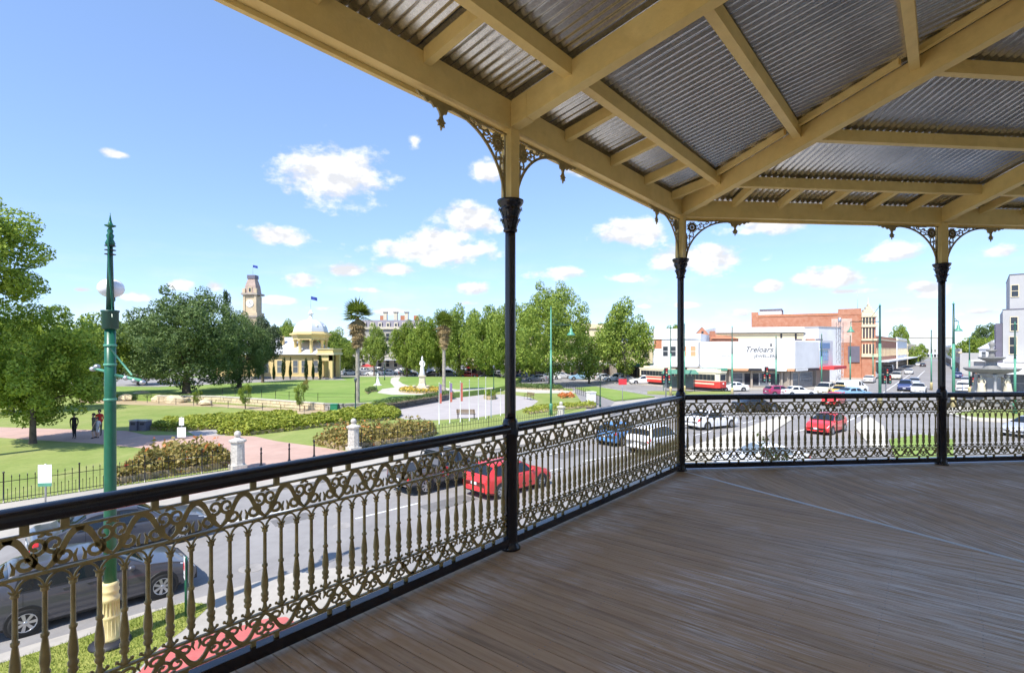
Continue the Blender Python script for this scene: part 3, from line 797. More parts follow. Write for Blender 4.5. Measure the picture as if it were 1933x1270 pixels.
sheet('brick_path', GP([(-300,800),(0,806),(240,813),(275,821),(400,822),(480,823),(520,832),(600,843),(660,852),(667,853),(448,889),(380,866),(300,849),(180,837),(0,826),(-300,816)], .12), .126, 'pink_paving')
sheet('hedge_path', GP([(350,812),(420,811),(425,822),(368,822)], .12), .130, 'plaza_paving')
sheet('plaza', GP([(735,779),(757,766),(800,757),(850,750),(905,745),(960,744),(1000,750),(1016,757),(1003,767),(965,778),(900,788),(820,793),(762,791)], .12), .127, 'plaza_paving')
TERR = GP([(-100,735),(180,741),(300,747),(412,748),(520,755),(617,762),(650,763),(700,761),(740,757),(795,749),(850,742),(890,738),(930,733),(958,727)], .8)
terrace = slab('terrace_lawn', TERR+[(2,109),(-60,111),(-140,111),(-140,74)], .10, .80, 'lawn_bright')
sheet('hall_forecourt', GP([(415,713),(640,713.5),(655,717),(560,717),(480,722),(300,730),(120,728),(100,712)], .8), .805, 'grey_stone')
sheet('monument_path', GP([(712,741),(722,734),(745,731),(737,722),(738,714),(744,711.5),(756,711.5),(752,718),(760,724),(775,729),(830,730),(862,735),(930,731),(935,733),(862,739),(845,742),(800,745),(740,745)], .8), .806, 'pale_path')
BED = GP([(795+42*math.cos(a), 738.3+4.6*math.sin(a)) for a in [2*math.pi*i/20 for i in range(20)]], .8)
slab('flower_bed', BED, .79, .95, 'dry_soil')
sheet('cross_path', GP([(935,731),(1000,733),(1085,738),(1085,742),(1010,742),(940,737)], .12), .128, 'pale_path')
slab('corner_lawn', GP([(1086,733),(1124,730.5),(1236,750),(1160,757.5),(1133,748)]), -.04, .14, 'lawn_bright')
slab('island_path', GP([(1010,812),(1085,790),(1150,771),(1160,760),(1240,751.5),(1262,756),(1180,776),(1100,800),(1060,826)]), -.04, .10, 'concrete_path')
sheet('dry_bank', GP([(150,752),(300,758),(406,762),(620,775),(640,777),(600,784),(420,768),(250,764),(150,760)], .12), .129, 'dry_soil')
# islands of the crossing
slab('traffic_island', GP([(1292,872),(1300,846),(1400,812),(1476,785),(1500,790),(1462,815),(1425,846),(1390,874)]), -.04, .11, 'pale_path')
slab('kerbed_island', GP([(1612,805),(1640,787),(1668,806),(1676,850),(1640,842)]), -.04, .12, 'pale_path')
slab('grass_island', GP([(1678,832),(1740,822),(1800,832),(1800,868),(1690,866)]), -.04, .12, 'lawn_bright')
slab('fountain_island', GP([(1765,776),(1830,764),(1960,762),(2100,766),(2100,806),(1960,800),(1830,794)]), -.04, .15, 'pale_path')
sheet('fountain_lawn', GP([(1800,781),(1840,773),(1960,772),(2060,776),(2060,794),(1960,791),(1850,788)], .15), .157, 'lawn')
slab('tram_reserve', GP([(1222,739),(1380,740),(1385,744),(1330,748),(1222,744)]), -.04, .10, 'lawn')
slab('shop_pavement', GP([(1080,717),(1240,729),(1380,737),(1540,735),(1590,727),(1640,716),(1640,711),(1560,715),(1240,712),(1080,708)]), -.04, .11, 'concrete_path')
slab('far_pavement', [(-90,128),(-4,112),(-4,124),(-90,150)], -.04, .11, 'concrete_path')
# painted lines
def dash(a, n, L=3.0, w=.11): MB().sheet([ST(a,n-w/2),ST(a+L,n-w/2),ST(a+L,n+w/2),ST(a,n+w/2)], .005).build('lane_line', 'line_paint', road)
for n, a0 in ((18.4, 10.0), (21.3, 6.0)):
    for k in range(-2, 5): dash(a0+k*9.2, n)
def pline(pts, w=.14):
    q = [Vector((*G(x, y), 0)) for x, y in pts]
    for a, b in zip(q, q[1:]):
        d = (b-a).normalized(); n = Vector((-d.y, d.x, 0))*w/2
        MB().sheet([((a+n).x,(a+n).y),((b+n).x,(b+n).y),((b-n).x,(b-n).y),((a-n).x,(a-n).y)], .0055).build('painted_line', 'line_paint', road)
pline([(1370,795),(1440,799)]); pline([(1500,815),(1560,800)]); pline([(1590,800),(1640,775)]); pline([(1400,768),(1500,778)]); pline([(1700,742),(1745,700)]); pline([(1100,870),(1240,850)])
pline([(1670,812),(1780,823)]); pline([(1830,818),(1930,826)]); pline([(1560,752),(1640,708)]); pline([(1640,760),(1720,705)]); pline([(1240,790),(1290,783)])
pline([(1135,731),(1240,744)])
# service covers and tar patches in the road
for i, (a, n_, w_, h_) in enumerate(((7.5,19.6,1.6,.9),(12.5,17.0,2.6,1.1),(24,19.8,3.2,1.4),(28,16.8,1.4,1.2),(0,19.2,2.2,.8),(36,22.5,3,1.6))):
    MB().sheet([ST(a,n_),ST(a+w_,n_+.1),ST(a+w_-.1,n_+h_),ST(a+.12,n_+h_-.08)], .0035).build('tar_patch', 'tar', road)
for a, n_ in ((9.3,18.0),(22,21.0),(5.6,16.4)):
    x_, y_ = ST(a, n_); MB().lathe([(.001,.36),(.006,.36),(.008,.33)], 16, x_, y_).build('service_cover', 'grey_stone', road)
# tufts of the verge, uncountable
def tufts(name, poly, n, h, mat, z, label):
    xs = [p[0] for p in poly]; ys = [p[1] for p in poly]
    rng = np.random.default_rng(3); out = []
    def inside(x, y):
        c = False; j = len(poly)-1
        for i in range(len(poly)):
            xi, yi = poly[i]; xj, yj = poly[j]
            if (yi > y) != (yj > y) and x < (xj-xi)*(y-yi)/(yj-yi)+xi: c = not c
            j = i
        return c
    mb = MB()
    while n > 0:
        x, y = rng.uniform(min(xs), max(xs)), rng.uniform(min(ys), max(ys))
        if not inside(x, y) or y < 7: 
            if y < 7 and inside(x, y): n -= 1
            continue
        n -= 1
        a = rng.uniform(0, 6.3); w = .006; hh = h*rng.uniform(.5, 1.2); lx, ly = rng.normal(0, .02, 2)
        mb.add([(x-w*math.cos(a), y-w*math.sin(a), z), (x+w*math.cos(a), y+w*math.sin(a), z), (x+lx, y+ly, z+hh)], [(0,1,2)])
    o = mb.build(name, mat); tag(o, label, 'grass', kind='stuff')
tufts('grass', VERGE, 16000, .06, 'blade', .137, 'short green grass blades on the verge round the lamp post')
# ================================================================ vegetation
def leaf_mesh(name, pos, nrm, size, rng, aspect=.62):
    n = len(pos)
    up = rng.normal(0, 1, (n, 3)); t = np.cross(nrm, up); t /= np.linalg.norm(t, axis=1, keepdims=True)+1e-9
    b = np.cross(nrm, t); s = size*rng.uniform(.5, 1.55, n)[:, None]
    # kite shaped leaf folded a little along its rib
    v = np.stack([pos-t*s*.5, pos+b*s*aspect*.5+nrm*s*.12, pos+t*s*.5, pos-b*s*aspect*.5+nrm*s*.12], 1).reshape(-1, 3)
    me = bpy.data.meshes.new(name)
    me.vertices.add(4*n); me.vertices.foreach_set('co', v.astype(np.float32).ravel())
    me.loops.add(4*n); me.loops.foreach_set('vertex_index', np.arange(4*n, dtype=np.int32))
    me.polygons.add(n); me.polygons.foreach_set('loop_start', np.arange(0, 4*n, 4, dtype=np.int32)); me.polygons.foreach_set('loop_total', np.full(n, 4, dtype=np.int32))
    at = me.attributes.new('leafrand', 'FLOAT', 'FACE'); at.data.foreach_set('value', rng.uniform(0, 1, n).astype(np.float32))
    me.update(); me.validate()
    return me
def crown_points(seed, nclump, nleaf, rad=(.16,.30), squash=1.0, top=.0, hollow=.35, shape='round'):
    rng = np.random.default_rng(seed)
    c = []
    while len(c) < nclump:
        p = rng.uniform(-1, 1, 3); r = np.linalg.norm(p)
        if r > 1 or r < hollow: continue
        if shape == 'cone' and math.hypot(p[0], p[1]) > .95-.8*(p[2]*.5+.5): continue
        if shape == 'egg' and math.hypot(p[0], p[1]) > 1.0-.55*max(0, p[2]): continue
        c.append(p*.86)
    c = np.array(c); rr = rng.uniform(*rad, nclump)
    if shape != 'cone':
        k = rng.uniform(0, 1, nclump) < .22; c[k] *= 1.16; rr[k] *= .62
    w = rr**2; w /= w.sum()
    idx = rng.choice(nclump, nleaf, p=w)
    d = rng.normal(0, 1, (nleaf, 3)); d /= np.linalg.norm(d, axis=1, keepdims=True)
    r = rr[idx]*rng.uniform(.55, 1.08, nleaf)**.6
    pos = c[idx]+d*r[:, None]*np.array([1, 1, .95])
    nrm = d+rng.normal(0, .75, (nleaf, 3))+np.array([0, -.15, .12]); nrm /= np.linalg.norm(nrm, axis=1, keepdims=True)
    return pos, nrm, rng, c
PROTO = {}
def proto(key, seed, nclump, nleaf, lsize, **k):
    pos, nrm, rng, c = crown_points(seed, nclump, nleaf, **k)
    PROTO[key] = (leaf_mesh('crown', pos, nrm, lsize, rng), c)
proto('broad', 11, 85, 26000, .052)
proto('broad2', 12, 70, 24000, .054, rad=(.18,.34))
proto('fine', 13, 130, 42000, .034, rad=(.12,.24))
proto('near', 14, 120, 44000, .040, rad=(.13,.25))
proto('egg', 15, 80, 22000, .054, shape='egg')
proto('cone', 16, 90, 14000, .06, rad=(.10,.2), hollow=.0, shape='cone')
proto('far', 17, 45, 7000, .09, rad=(.2,.36))
proto('loose', 18, 46, 9000, .055, rad=(.14,.26), hollow=.5)
def tree(label, x, y, zc, rx, rz, leaf, pk='broad', base=.1, tr=.28, name='tree', group=None, bark='bark', rot=None, ry=None, lean=(0,0), cat='tree'):
    me, c = PROTO[pk]
    t = T(name, label, cat, (x, y, base), 0, group)
    rot = random.uniform(0, 6.28) if rot is None else rot
    m_ = Matrix.Translation((lean[0], lean[1], zc-base)) @ Matrix.Rotation(rot, 4, 'Z') @ Matrix.Diagonal((rx, ry or rx, rz, 1))
    cr = put(me, 'crown', leaf, t, mtx=m_)
    tb = MB(); top = zc-base-.15*rz
    z1 = max(.4, zc-base-rz*.75)
    tb.tube([(0,0,-.1),(0,0,.25),(lean[0]*.2,lean[1]*.2,z1*.6),(lean[0]*.5,lean[1]*.5,z1),(lean[0],lean[1],top)], [tr*1.35,tr*1.05,tr*.9,tr*.8,tr*.3], 8)
    tk = tb.build('trunk', bark, t)
    lb = MB(); rr = random.Random(int(abs(x*7+y*13)))
    for i in range(9):
        q = m_ @ Vector(tuple(c[rr.randrange(len(c))]*.92))
        s = Vector((lean[0]*.6, lean[1]*.6, z1+(top-z1)*rr.uniform(0,.7)))
        mid = (s+q)/2+Vector((0,0,rr.uniform(0,.12)*rz))
        lb.tube([s, mid, q], [tr*.42, tr*.25, tr*.07], 5)
    lb.build('branch', bark, tk)
    return t
def treepx(label, px, d, ytop, ybot, hw, leaf, pk='broad', **k):
    zt, zb = PZ(ytop, d), PZ(ybot, d)
    return tree(label, PX(px, d), d, (zt+zb)/2, hw*d/F, (zt-zb)/2, leaf, pk, **k)

treepx('tall leafy tree cut off by the left edge, above the bright maple', -92, 30, 345, 605, 150, 'leaf_maple', 'near', tr=.35)
treepx('bright green maple on the lawn at the left edge, trunk beside the brick path', 62, 35.5, 566, 806, 128, 'leaf_maple', 'near', tr=.19, base=.12)
treepx('green tree behind the bright maple, under the tall crown at the left edge', 20, 52, 590, 735, 95, 'leaf_plane', 'fine', tr=.3, base=.12)
treepx('yellow green tree behind the green lamp post, left of the big dark tree', 190, 66, 588, 728, 68, 'leaf_plane', 'broad', tr=.3, base=.12)
treepx('smaller dark tree filling the gap right of the lamp globe', 262, 84, 600, 725, 50, 'leaf_dark', 'broad2', tr=.3, base=.12)
treepx('big dark spreading tree above the dry bank, left of the domed hall', 352, 68, 546, 742, 118, 'leaf_dark', 'fine', tr=.5, base=.8, rot=1.1)
treepx('dark tree between the big dark tree and the domed hall', 452, 78, 592, 735, 58, 'leaf_dark', 'fine', tr=.35, base=.8, rot=2.2)
treepx('narrow conifer tip rising above the dark trees beside the clock tower', 430, 96, 538, 690, 24, 'leaf_cypress', 'cone', tr=.25, base=.8)
treepx('grey green tree in front of the clock tower', 496, 90, 596, 700, 33, 'leaf_grey', 'broad2', tr=.25, base=.8)
treepx('lime green tree behind the roof of the domed hall', 542, 135, 602, 690, 24, 'leaf_plane', 'broad2', tr=.25, base=0)
treepx('green tree right of the domed hall, left of the tall palm', 638, 128, 620, 700, 32, 'leaf_plane', 'egg', tr=.22, base=0)
treepx('small tree just behind the tall palm trunk', 660, 134, 640, 705, 24, 'leaf_plane', 'far', tr=.2, base=0)
treepx('round street tree in front of the ornate grey hotel', 706, 128, 612, 692, 25, 'leaf_plane', 'egg', tr=.18, base=0)
treepx('yellowing street tree right of the ornate grey hotel', 768, 122, 604, 704, 32, 'leaf_lime', 'broad2', tr=.18, base=0)
treepx('lime street tree behind the white statue', 802, 116, 592, 708, 36, 'leaf_lime', 'broad', tr=.2, base=0)
treepx('street tree behind the shorter palm', 866, 116, 576, 710, 40, 'leaf_plane', 'egg', tr=.2, base=0)
treepx('street tree between the shorter palm and the nearest column', 915, 110, 572, 712, 40, 'leaf_plane', 'broad', tr=.22, base=0)
treepx('street tree half hidden by the nearest column', 962, 104, 562, 712, 44, 'leaf_plane', 'broad2', tr=.25, base=0)
treepx('largest street tree, right of the nearest column', 1040, 92, 536, 716, 80, 'leaf_plane', 'fine', tr=.45, base=.12, rot=.4)
treepx('low leafy tree between the two large street trees', 1112, 100, 620, 712, 38, 'leaf_plane', 'far', tr=.2, base=.1)
treepx('pointed street tree in front of the two storey shops', 1180, 104, 564, 708, 56, 'leaf_plane', 'egg', tr=.25, base=.1, bark='pale_bark')
treepx('small street tree between the pointed tree and the nearer palm trunk', 1000, 118, 580, 706, 34, 'leaf_plane', 'far', tr=.2, base=0)
for i, (px, d, yt, yb, hw, lab) in enumerate([(1712,230,652,690,22,'round street tree in the middle of the far street'),(1850,150,634,700,30,'bright green tree behind the fountain bowl'),
      (1826,190,640,690,26,'bright green tree left of the fountain bowl'),(1735,300,648,680,14,'small far street tree left of the rightmost column'),(1668,210,650,692,15,'dark tree beside the far street verandahs'),(1700,420,612,660,16,'flat topped far tree above the street roofs'),
      (1860,300,610,660,24,'flat topped dark tree on the skyline behind the fountain'),(1890,240,618,670,16,'tree top squeezed against the grey building'),(1272,180,612,650,16,'tree top behind the corner column and the white shop')]):
    treepx(lab, px, d, yt, yb, hw, 'leaf_lime' if i in (1,2) else 'leaf_plane' if i != 6 else 'leaf_dark', 'far', base=0)

treepx('street tree filling the gap left of the shorter palm', 832, 124, 588, 706, 34, 'leaf_plane', 'egg', tr=.2, base=0)
treepx('back row tree left of the nearest column, above the red umbrellas', 890, 132, 590, 704, 34, 'leaf_lime', 'broad2', tr=.2, base=0)
# slender cypresses along the hall wall
for i, px in enumerate((453, 470, 488, 517, 535, 548, 578, 591, 604)):
    d = 99.0; x = PX(px, d)
    lab = ['leftmost','second','third','fourth','fifth','sixth','seventh','eighth','rightmost'][i]
    tree(lab+' from the left of the slender cypresses along the yellow hall wall', x, d, 2.85+.15*(i%3), .42, 2.1+.12*(i%2), 'leaf_cypress', 'cone' if i % 2 else 'far', base=.8, tr=.06, name='cypress', group='cypresses along the hall')

# fan palms
def fan_leaf(mb, o, dirv, L, w, droop):
    d = Vector(dirv).normalized(); s = d.cross(Vector((0,0,1)));
    if s.length < .1: s = Vector((1,0,0))
    s.normalize(); n = s.cross(d)
    root = Vector(o)+d*L*.35
    for k in range(9):
        a = R(-75+150*k/8); t = d*math.cos(a)+s*math.sin(a)
        tip = root+t*L*.75*(1-.25*abs(k-4)/4)+Vector((0,0,-droop*(.5+.5*abs(k-4)/4)))
        q = n.cross(t)*w
        mb.add([root, root+(tip-root)*.45+q+n*.02, tip, root+(tip-root)*.45-q+n*.02], [(0,1,2,3)])
    mb.add([Vector(o)-s*.02, Vector(o)+s*.02, root+s*.02, root-s*.02], [(0,1,2,3)])
def palm(label, px, ybase, ytop, base, crown_r):
    x, d = G(px, ybase, base); h = PZ(ytop, d)-base
    t = T('fan_palm', label, 'palm', (x, d, base), 0, 'fan palms of the park')
    cz = h-crown_r*1.05
    prof = [(0,.38),(.3,.30)] + [(z, .23+.02*(i%2)-.05*z/cz) for i, z in enumerate(np.linspace(.5, cz, 26))]
    MB().lathe(prof, 10).build('trunk', 'pale_bark', t)
    rr = random.Random(int(px)); g, dd = MB(), MB()
    for i in range(70):
        a = rr.uniform(0, 6.28); e = R(rr.uniform(-20, 85)); fan_leaf(g, (0,0,cz+.1), (math.cos(a)*math.cos(e), math.sin(a)*math.cos(e), math.sin(e)), crown_r*rr.uniform(.85,1.15), .075, .25)
    for i in range(110):
        a = rr.uniform(0, 6.28); e = R(rr.uniform(-80, -15)); z = cz-rr.uniform(0, 1)**1.4*crown_r*1.6
        fan_leaf(dd, (0,0,z), (math.cos(a)*math.cos(e), math.sin(a)*math.cos(e), math.sin(e)), crown_r*rr.uniform(.65,1.0)*(1-.45*(cz-z)/(crown_r*1.6)), .07, .3)
    g.build('frond_crown', 'palm_green', t); dd.build('dead_frond_skirt', 'palm_dead', t)
palm('taller fan palm in front of the hall lawn, with brown skirt of dead fronds', 675, 771, 563, .12, 1.78)
palm('shorter fan palm behind the plaza, near the white statue', 838, 739, 583, .8, 1.75)

# leafy volumes: hedges and beds
def inpoly(poly, x, y):
    c = np.zeros(len(x), bool); j = len(poly)-1
    for i in range(len(poly)):
        xi, yi = poly[i]; xj, yj = poly[j]
        m_ = (yi > y) != (yj > y); xc = (xj-xi)*(y-yi)/((yj-yi) if yj != yi else 1e-9)+xi
        c ^= m_ & (x < xc); j = i
    return c
def leafbed(name, label, cat, poly, z0, h, n, lsize, mat, seed=1, upright=.0, lump=.35, kind=None, group=None, flowers=None):
    rng = np.random.default_rng(seed); xs = np.array([p[0] for p in poly]); ys = np.array([p[1] for p in poly])
    cx, cy = xs.mean(), ys.mean(); pl = [(x-cx, y-cy) for x, y in poly]
    x = rng.uniform(xs.min()-cx, xs.max()-cx, n*6); y = rng.uniform(ys.min()-cy, ys.max()-cy, n*6); k = inpoly(pl, x, y); x, y = x[k][:n], y[k][:n]
    # distance to the edge rounds the shoulders
    dm = np.full(len(x), 9.0)
    for (ax, ay), (bx, by) in zip(pl, pl[1:]+pl[:1]):
        ex, ey = bx-ax, by-ay; L2 = ex*ex+ey*ey+1e-9; tt = np.clip(((x-ax)*ex+(y-ay)*ey)/L2, 0, 1)
        dm = np.minimum(dm, np.hypot(x-ax-tt*ex, y-ay-tt*ey))
    lumps = 1+lump*(.5*np.sin(x*1.7+1.3*np.sin(y*.9))*np.cos(y*2.1+x*.4)+.5*np.sin(x*4.1+y*3.3)*np.cos(y*5.2-x*2))
    top = h*np.sqrt(np.clip(dm/(h*.8), .02, 1))*lumps
    u = rng.uniform(0, 1, len(x)); z = z0+top*(1-.75*u**2.2) if not upright else z0+top*rng.uniform(.15, 1, len(x))
    edge = dm < .25
    z = np.where(edge & (rng.uniform(0, 1, len(x)) < .7), z0+h*rng.uniform(.02, .8, len(x)), z)
    pos = np.stack([x, y, z], 1)
    nrm = rng.normal(0, .5, (len(x), 3))+np.array([0, 0, .9 if not upright else .15]); nrm /= np.linalg.norm(nrm, axis=1, keepdims=True)
    t = T(name, label, cat, (cx, cy, 0), 0, group)
    put(leaf_mesh('foliage', pos, nrm, lsize, rng), 'foliage', mat, t)
    MB().prism([(px*.97, py*.97) for px, py in pl], z0-.02, z0+h*.35).build('soil', 'dry_soil', t)
    if flowers:
        fm, fn, fs = flowers; i = rng.choice(len(x), fn)
        pf = pos[i].copy(); pf[:, 2] = z0+top[i]*rng.uniform(.85, 1.2, fn)
        put(leaf_mesh('blossom', pf, rng.normal(0, 1, (fn, 3)), fs, rng, .9), 'blossom', fm, t)
    return t
leafbed('hedge', 'long clipped juniper hedge running from the notice sign to the plaza', 'hedge',
        GP([(410,821),(420,812),(470,806),(560,800),(640,786),(700,775),(720,770),(735,776),(758,784),(745,792),(660,800),(560,812),(470,822)], .12), .12, .75, 30000, .20, 'leaf_hedge', 2)
leafbed('hedge', 'lower juniper hedge left of the gap, behind the litter bins', 'hedge',
        GP([(280,812),(300,803),(380,795),(470,788),(560,784),(560,796),(470,803),(400,811),(340,815)], .12), .12, .6, 16000, .20, 'leaf_hedge', 4)
leafbed('flower_shrubs', 'tall canna bed with orange flowers behind the left picket fence', 'flower bed',
        GP([(205,916),(245,893),(305,872),(360,862),(420,864),(438,880),(400,888),(300,902),(225,915)], .12), .12, .95, 7000, .22, 'leaf_canna', 5, upright=1, lump=.9, flowers=('petal_orange', 130, .12))
leafbed('flower_shrubs', 'canna and rose bed right of the second stone pillar', 'flower bed',
        GP([(590,838),(640,826),(700,822),(760,818),(815,812),(825,820),(790,832),(720,842),(672,848),(640,850)], .12), .12, .95, 7000, .22, 'leaf_canna', 6, upright=1, lump=.9, flowers=('petal_orange', 110, .11))
leafbed('hedge', 'low dark box hedge on top of the curved stone wall beside the plaza', 'hedge', GP([(700,763),(745,757),(800,749),(850,741),(858,743),(805,752),(750,761),(704,767)], .8), .8, .35, 5000, .16, 'leaf_dark', 7)
leafbed('flowers', 'yellow marigold ring round the white statue', 'flower bed', BED, .93, .25, 2600, .16, 'leaf_canna_green', 8, flowers=('petal_yellow', 1500, .16))
leafbed('flowers', 'yellow edged planting along the path right of the plaza', 'flower bed', GP([(985,778),(1010,770),(1090,764),(1125,762),(1125,768),(1060,774),(1000,782)], .12), .12, .4, 4200, .16, 'leaf_hedge', 9)
leafbed('flowers', 'small orange flower bed near the black handrail', 'flower bed', GP([(1052,747),(1080,745),(1085,750),(1060,752)], .12), .12, .3, 1200, .16, 'leaf_canna_green', 10, flowers=('petal_orange', 700, .18))
leafbed('hedge', 'dark green ground cover under the largest street tree', 'hedge', GP([(975,728),(1060,731),(1065,737),(1000,735),(970,733)], .12), .12, .5, 4000, .22, 'leaf_dark', 12)
leafbed('hedge', 'pale round topiary shrub behind the flagpoles', 'shrub', GP([(925+12*math.cos(a), 752+3*math.sin(a)) for a in [i*.7 for i in range(9)]], .12), .12, 1.3, 1500, .16, 'leaf_lime', 13, lump=0)
leafbed('hedge', 'dark clipped hedge curl on the hall lawn', 'hedge', GP([(688,739),(700,735),(712,736),(712,739),(700,740),(694,744)], .8), .8, .5, 1800, .16, 'leaf_dark', 14)
# saplings in front of the stone wall
for lab, px, yb, yt, hw, lf in (('thin sapling with pale leaves in front of the sandstone wall', 463, 772, 722, 14, 'leaf_lime'), ('dark young sapling right of the pale one, before the sandstone wall', 566, 776, 720, 12, 'leaf_plane'),
                           ('small shrub on the dry bank left of the lamp post shaft', 372, 764, 735, 10, 'leaf_lime'), ('small reddish tree on the hall lawn', 577, 745, 714, 8, 'leaf_canna')):
    x, d = G(px, yb, .12); zt = PZ(yt, d)
    tree(lab, x, d, .12+(zt-.12)*.58, hw*d/F, (zt-.12)*.42, lf, 'loose', base=.12, tr=.05, name='sapling')
# vine climbing over the deck edge by the far balustrade
vine = T('climbing_plant', 'leafy climbing plant growing up outside the far balustrade panel', 'plant', tuple(Vector((CN.x, CN.y, DECK-.35))+infr(FB, -.42, 1.62)))
rng = np.random.default_rng(21)
st = MB(); P_ = []
for i in range(26):
    bx, by = rng.uniform(-.55, .55), rng.uniform(-.06, .06); h = rng.uniform(.15, .45) if abs(bx) > .2 else rng.uniform(.4, .85)
    tip = Vector((bx*.8+rng.normal(0,.08), by, h)); st.tube([(bx, by, 0), (bx*.9, by, h*.5), tip], [.006,.005,.003], 4)
    for k in range(26): P_.append(np.array([bx*.9, by, 0])+np.array([rng.normal(0,.06), rng.normal(0,.05), h*rng.uniform(.1,1.02)]))
st.build('stem', 'bark', vine)
P_ = np.array(P_); put(leaf_mesh('foliage', P_, rng.normal(0, 1, P_.shape)/1.7, .055, rng), 'foliage', 'leaf_plane', vine)
MB().box(-.7,-.10,-.22,.7,.10,.0).build('trough', 'grey_render', vine)
# tree belt on the horizon, one mass
def belt(name, label, x0, x1, d, h, n, seed):
    rng = np.random.default_rng(seed); x = rng.uniform(x0, x1, n); y = d+rng.uniform(-18, 18, n)
    top = h*(.55+.25*np.sin(x*.031+seed)+.2*np.sin(x*.11+2*seed)); z = top*rng.uniform(0, 1, n)**.6
    nr = rng.normal(0, .6, (n, 3))+np.array([0, -.5, .6]); nr /= np.linalg.norm(nr, axis=1, keepdims=True)
    o = put(leaf_mesh(name, np.stack([x, y, z], 1), nr, 2.6, rng, .8), name, 'leaf_dark'); tag(o, label, 'trees', kind='stuff')
belt('far_wood', 'distant belt of dark trees on the horizon behind the town', -700, 900, 620, 14, 26000, 3)
belt('far_wood', 'belt of park trees behind the hall at the left', -260, -30, 190, 16, 9000, 5)
# ================================================================ street furniture
# ---- the big lamp post on the verge
x, y = G(208, 1214, .137)
lp = T('street_lamp', 'tall green street lamp with cream fluted base and white globe, on the verge', 'street lamp', (x, y, .137))
MB().lathe([(-.02,.38),(.04,.38),(.08,.31),(.11,.26)], 20).build('plinth', 'sign_black', lp)
bb = MB(); nf = 16
prof = [(.10,.205),(.16,.20),(.20,.185),(.55,.170),(.58,.185),(.62,.185),(.65,.165),(.92,.150),(.95,.172),(1.0,.175),(1.03,.150),(1.10,.150),(1.13,.165),(1.17,.165),(1.20,.150),(1.27,.158),(1.33,.140)]
bb.lathe(prof, 24)
for i in range(nf):
    a = 2*math.pi*i/nf; bb.tube([(.170*math.cos(a),.170*math.sin(a),.2),(.152*math.cos(a),.152*math.sin(a),.92)], .016, 5)
bb.build('cast_base', 'cream_iron', lp)
MB().lathe([(1.33,.118),(3.0,.112),(5.2,.107),(6.85,.098)], 18).build('shaft', 'green_paint', lp)
for z in (5.18, 5.92, 6.33): MB().lathe([(z,.115),(z+.01,.122),(z+.04,.122),(z+.05,.115)], 14).build('clamp_band', 'green_paint_pale', lp)
MB().lathe([(6.70,.13),(6.72,.155),(7.05,.155),(7.07,.17),(7.10,.17),(7.11,.09)], 14).build('junction_box', 'green_dark', lp)
MB().lathe([(7.09,.075),(8.2,.052),(8.45,.048)], 12).build('upper_shaft', 'green_dark', lp)
for z in (8.28, 8.37, 8.46): MB().lathe([(z,.055),(z+.012,.105),(z+.022,.105),(z+.03,.055)], 14).build('insulator', 'sign_black', lp)
MB().lathe([(8.45,.055),(8.52,.095),(8.57,.08),(8.62,.055),(8.70,.075),(8.74,.045),(8.80,.06),(8.86,.03),(8.90,.105),(8.915,.105),(8.93,.05),(9.0,.028),(9.10,.012),(9.18,.004)], 12).build('finial', 'green_paint', lp)
MB().tube([(.10,-.09,6.95),(.12,-.10,7.3),(.06,-.11,8.0),(.03,-.09,8.6),(.03,-.03,8.75)], .022, 6).build('stay_rod', 'green_paint', lp)
gl = MB().ball((-.15,.22,7.60), .25, 14, .82).build('globe', 'globe_glass', lp)
MB().lathe([(7.30,.05),(7.33,.08),(7.40,.08),(7.42,.05)], 12, -.15, .22).build('globe_collar', 'green_dark', gl)
MB().tube([(0,.03,7.05),(-.15,.22,7.08),(-.15,.22,7.32)], .03, 8).build('globe_arm', 'green_paint', lp)
arm = MB()
arm.tube([(-.42,.1,5.86),(-.1,.02,5.80)], .03, 6); arm.tube([(.1,0,5.72),(.60,.1,5.60)], .035, 6); arm.tube([(.02,-.1,6.36),(.42,.06,5.72)], .018, 6)
arm.build('span_wire_arm', 'green_paint_pale', lp)
ins = MB()
for p in ((-.45,.1,5.85),(-.36,.1,5.90),(.30,.05,5.66),(.46,.08,5.60),(.62,.1,5.56)): ins.ball(p, .065, 6, .8)
ins.build('clamp', 'steel', lp)

# ---- signs
def signpost(name, label, px, py, z, h, post_r, plates, rz=0.0, cat='sign', post='steel', loc=None):
    x, y = G(px, py, z) if loc is None else loc
    t = T(name, label, cat, (x, y, z), rz)
    MB().lathe([(0,post_r),(h,post_r)], 8).build('post', post, t)
    for nm, x0, z0, x1, z1, mat, yy in plates: MB().box(x0, yy-.008, z0, x1, yy, z1).build(nm, mat, t)
    return t
t = signpost('parking_sign', 'small red and white parking sign on green post at the verge', 351, 1164, .13, 1.42, .028, [('plate',-.12,.92,.12,1.42,'sign_white',-.03),('back_plate',-.11,.84,.16,1.34,'steel',.045)], R(-52), post='green_paint')
mb = MB(); mb.stroke(spiral(0,1.20,.085,.085,0,2*math.pi+.1,18), .028, .004, -.041); mb.stroke([(-.06,1.26),(.06,1.14)], .022, .004, -.0425); mb.build('red_ring', 'sign_red', t)
mb = MB(); mb.stroke([(-.03,1.14),(-.03,1.26),(.02,1.255),(.03,1.225),(.01,1.20),(-.03,1.20)], .016, .003, -.0395); mb.stroke([(-.07,1.0),(.07,1.0)], .016, .004, -.041); mb.build('marking', 'sign_black', t)
signpost('notice_board', 'white notice board with teal strip before the left picket fence', 0, 0, .122, 1.85, .03, [('board',-.24,.98,.24,1.82,'sign_white',-.035),('strip',-.235,.985,.235,1.11,'sign_teal' if 'sign_teal' in MATS else 'green_paint_pale',-.0445)], R(8), loc=(PX(86,20.6), 20.6))
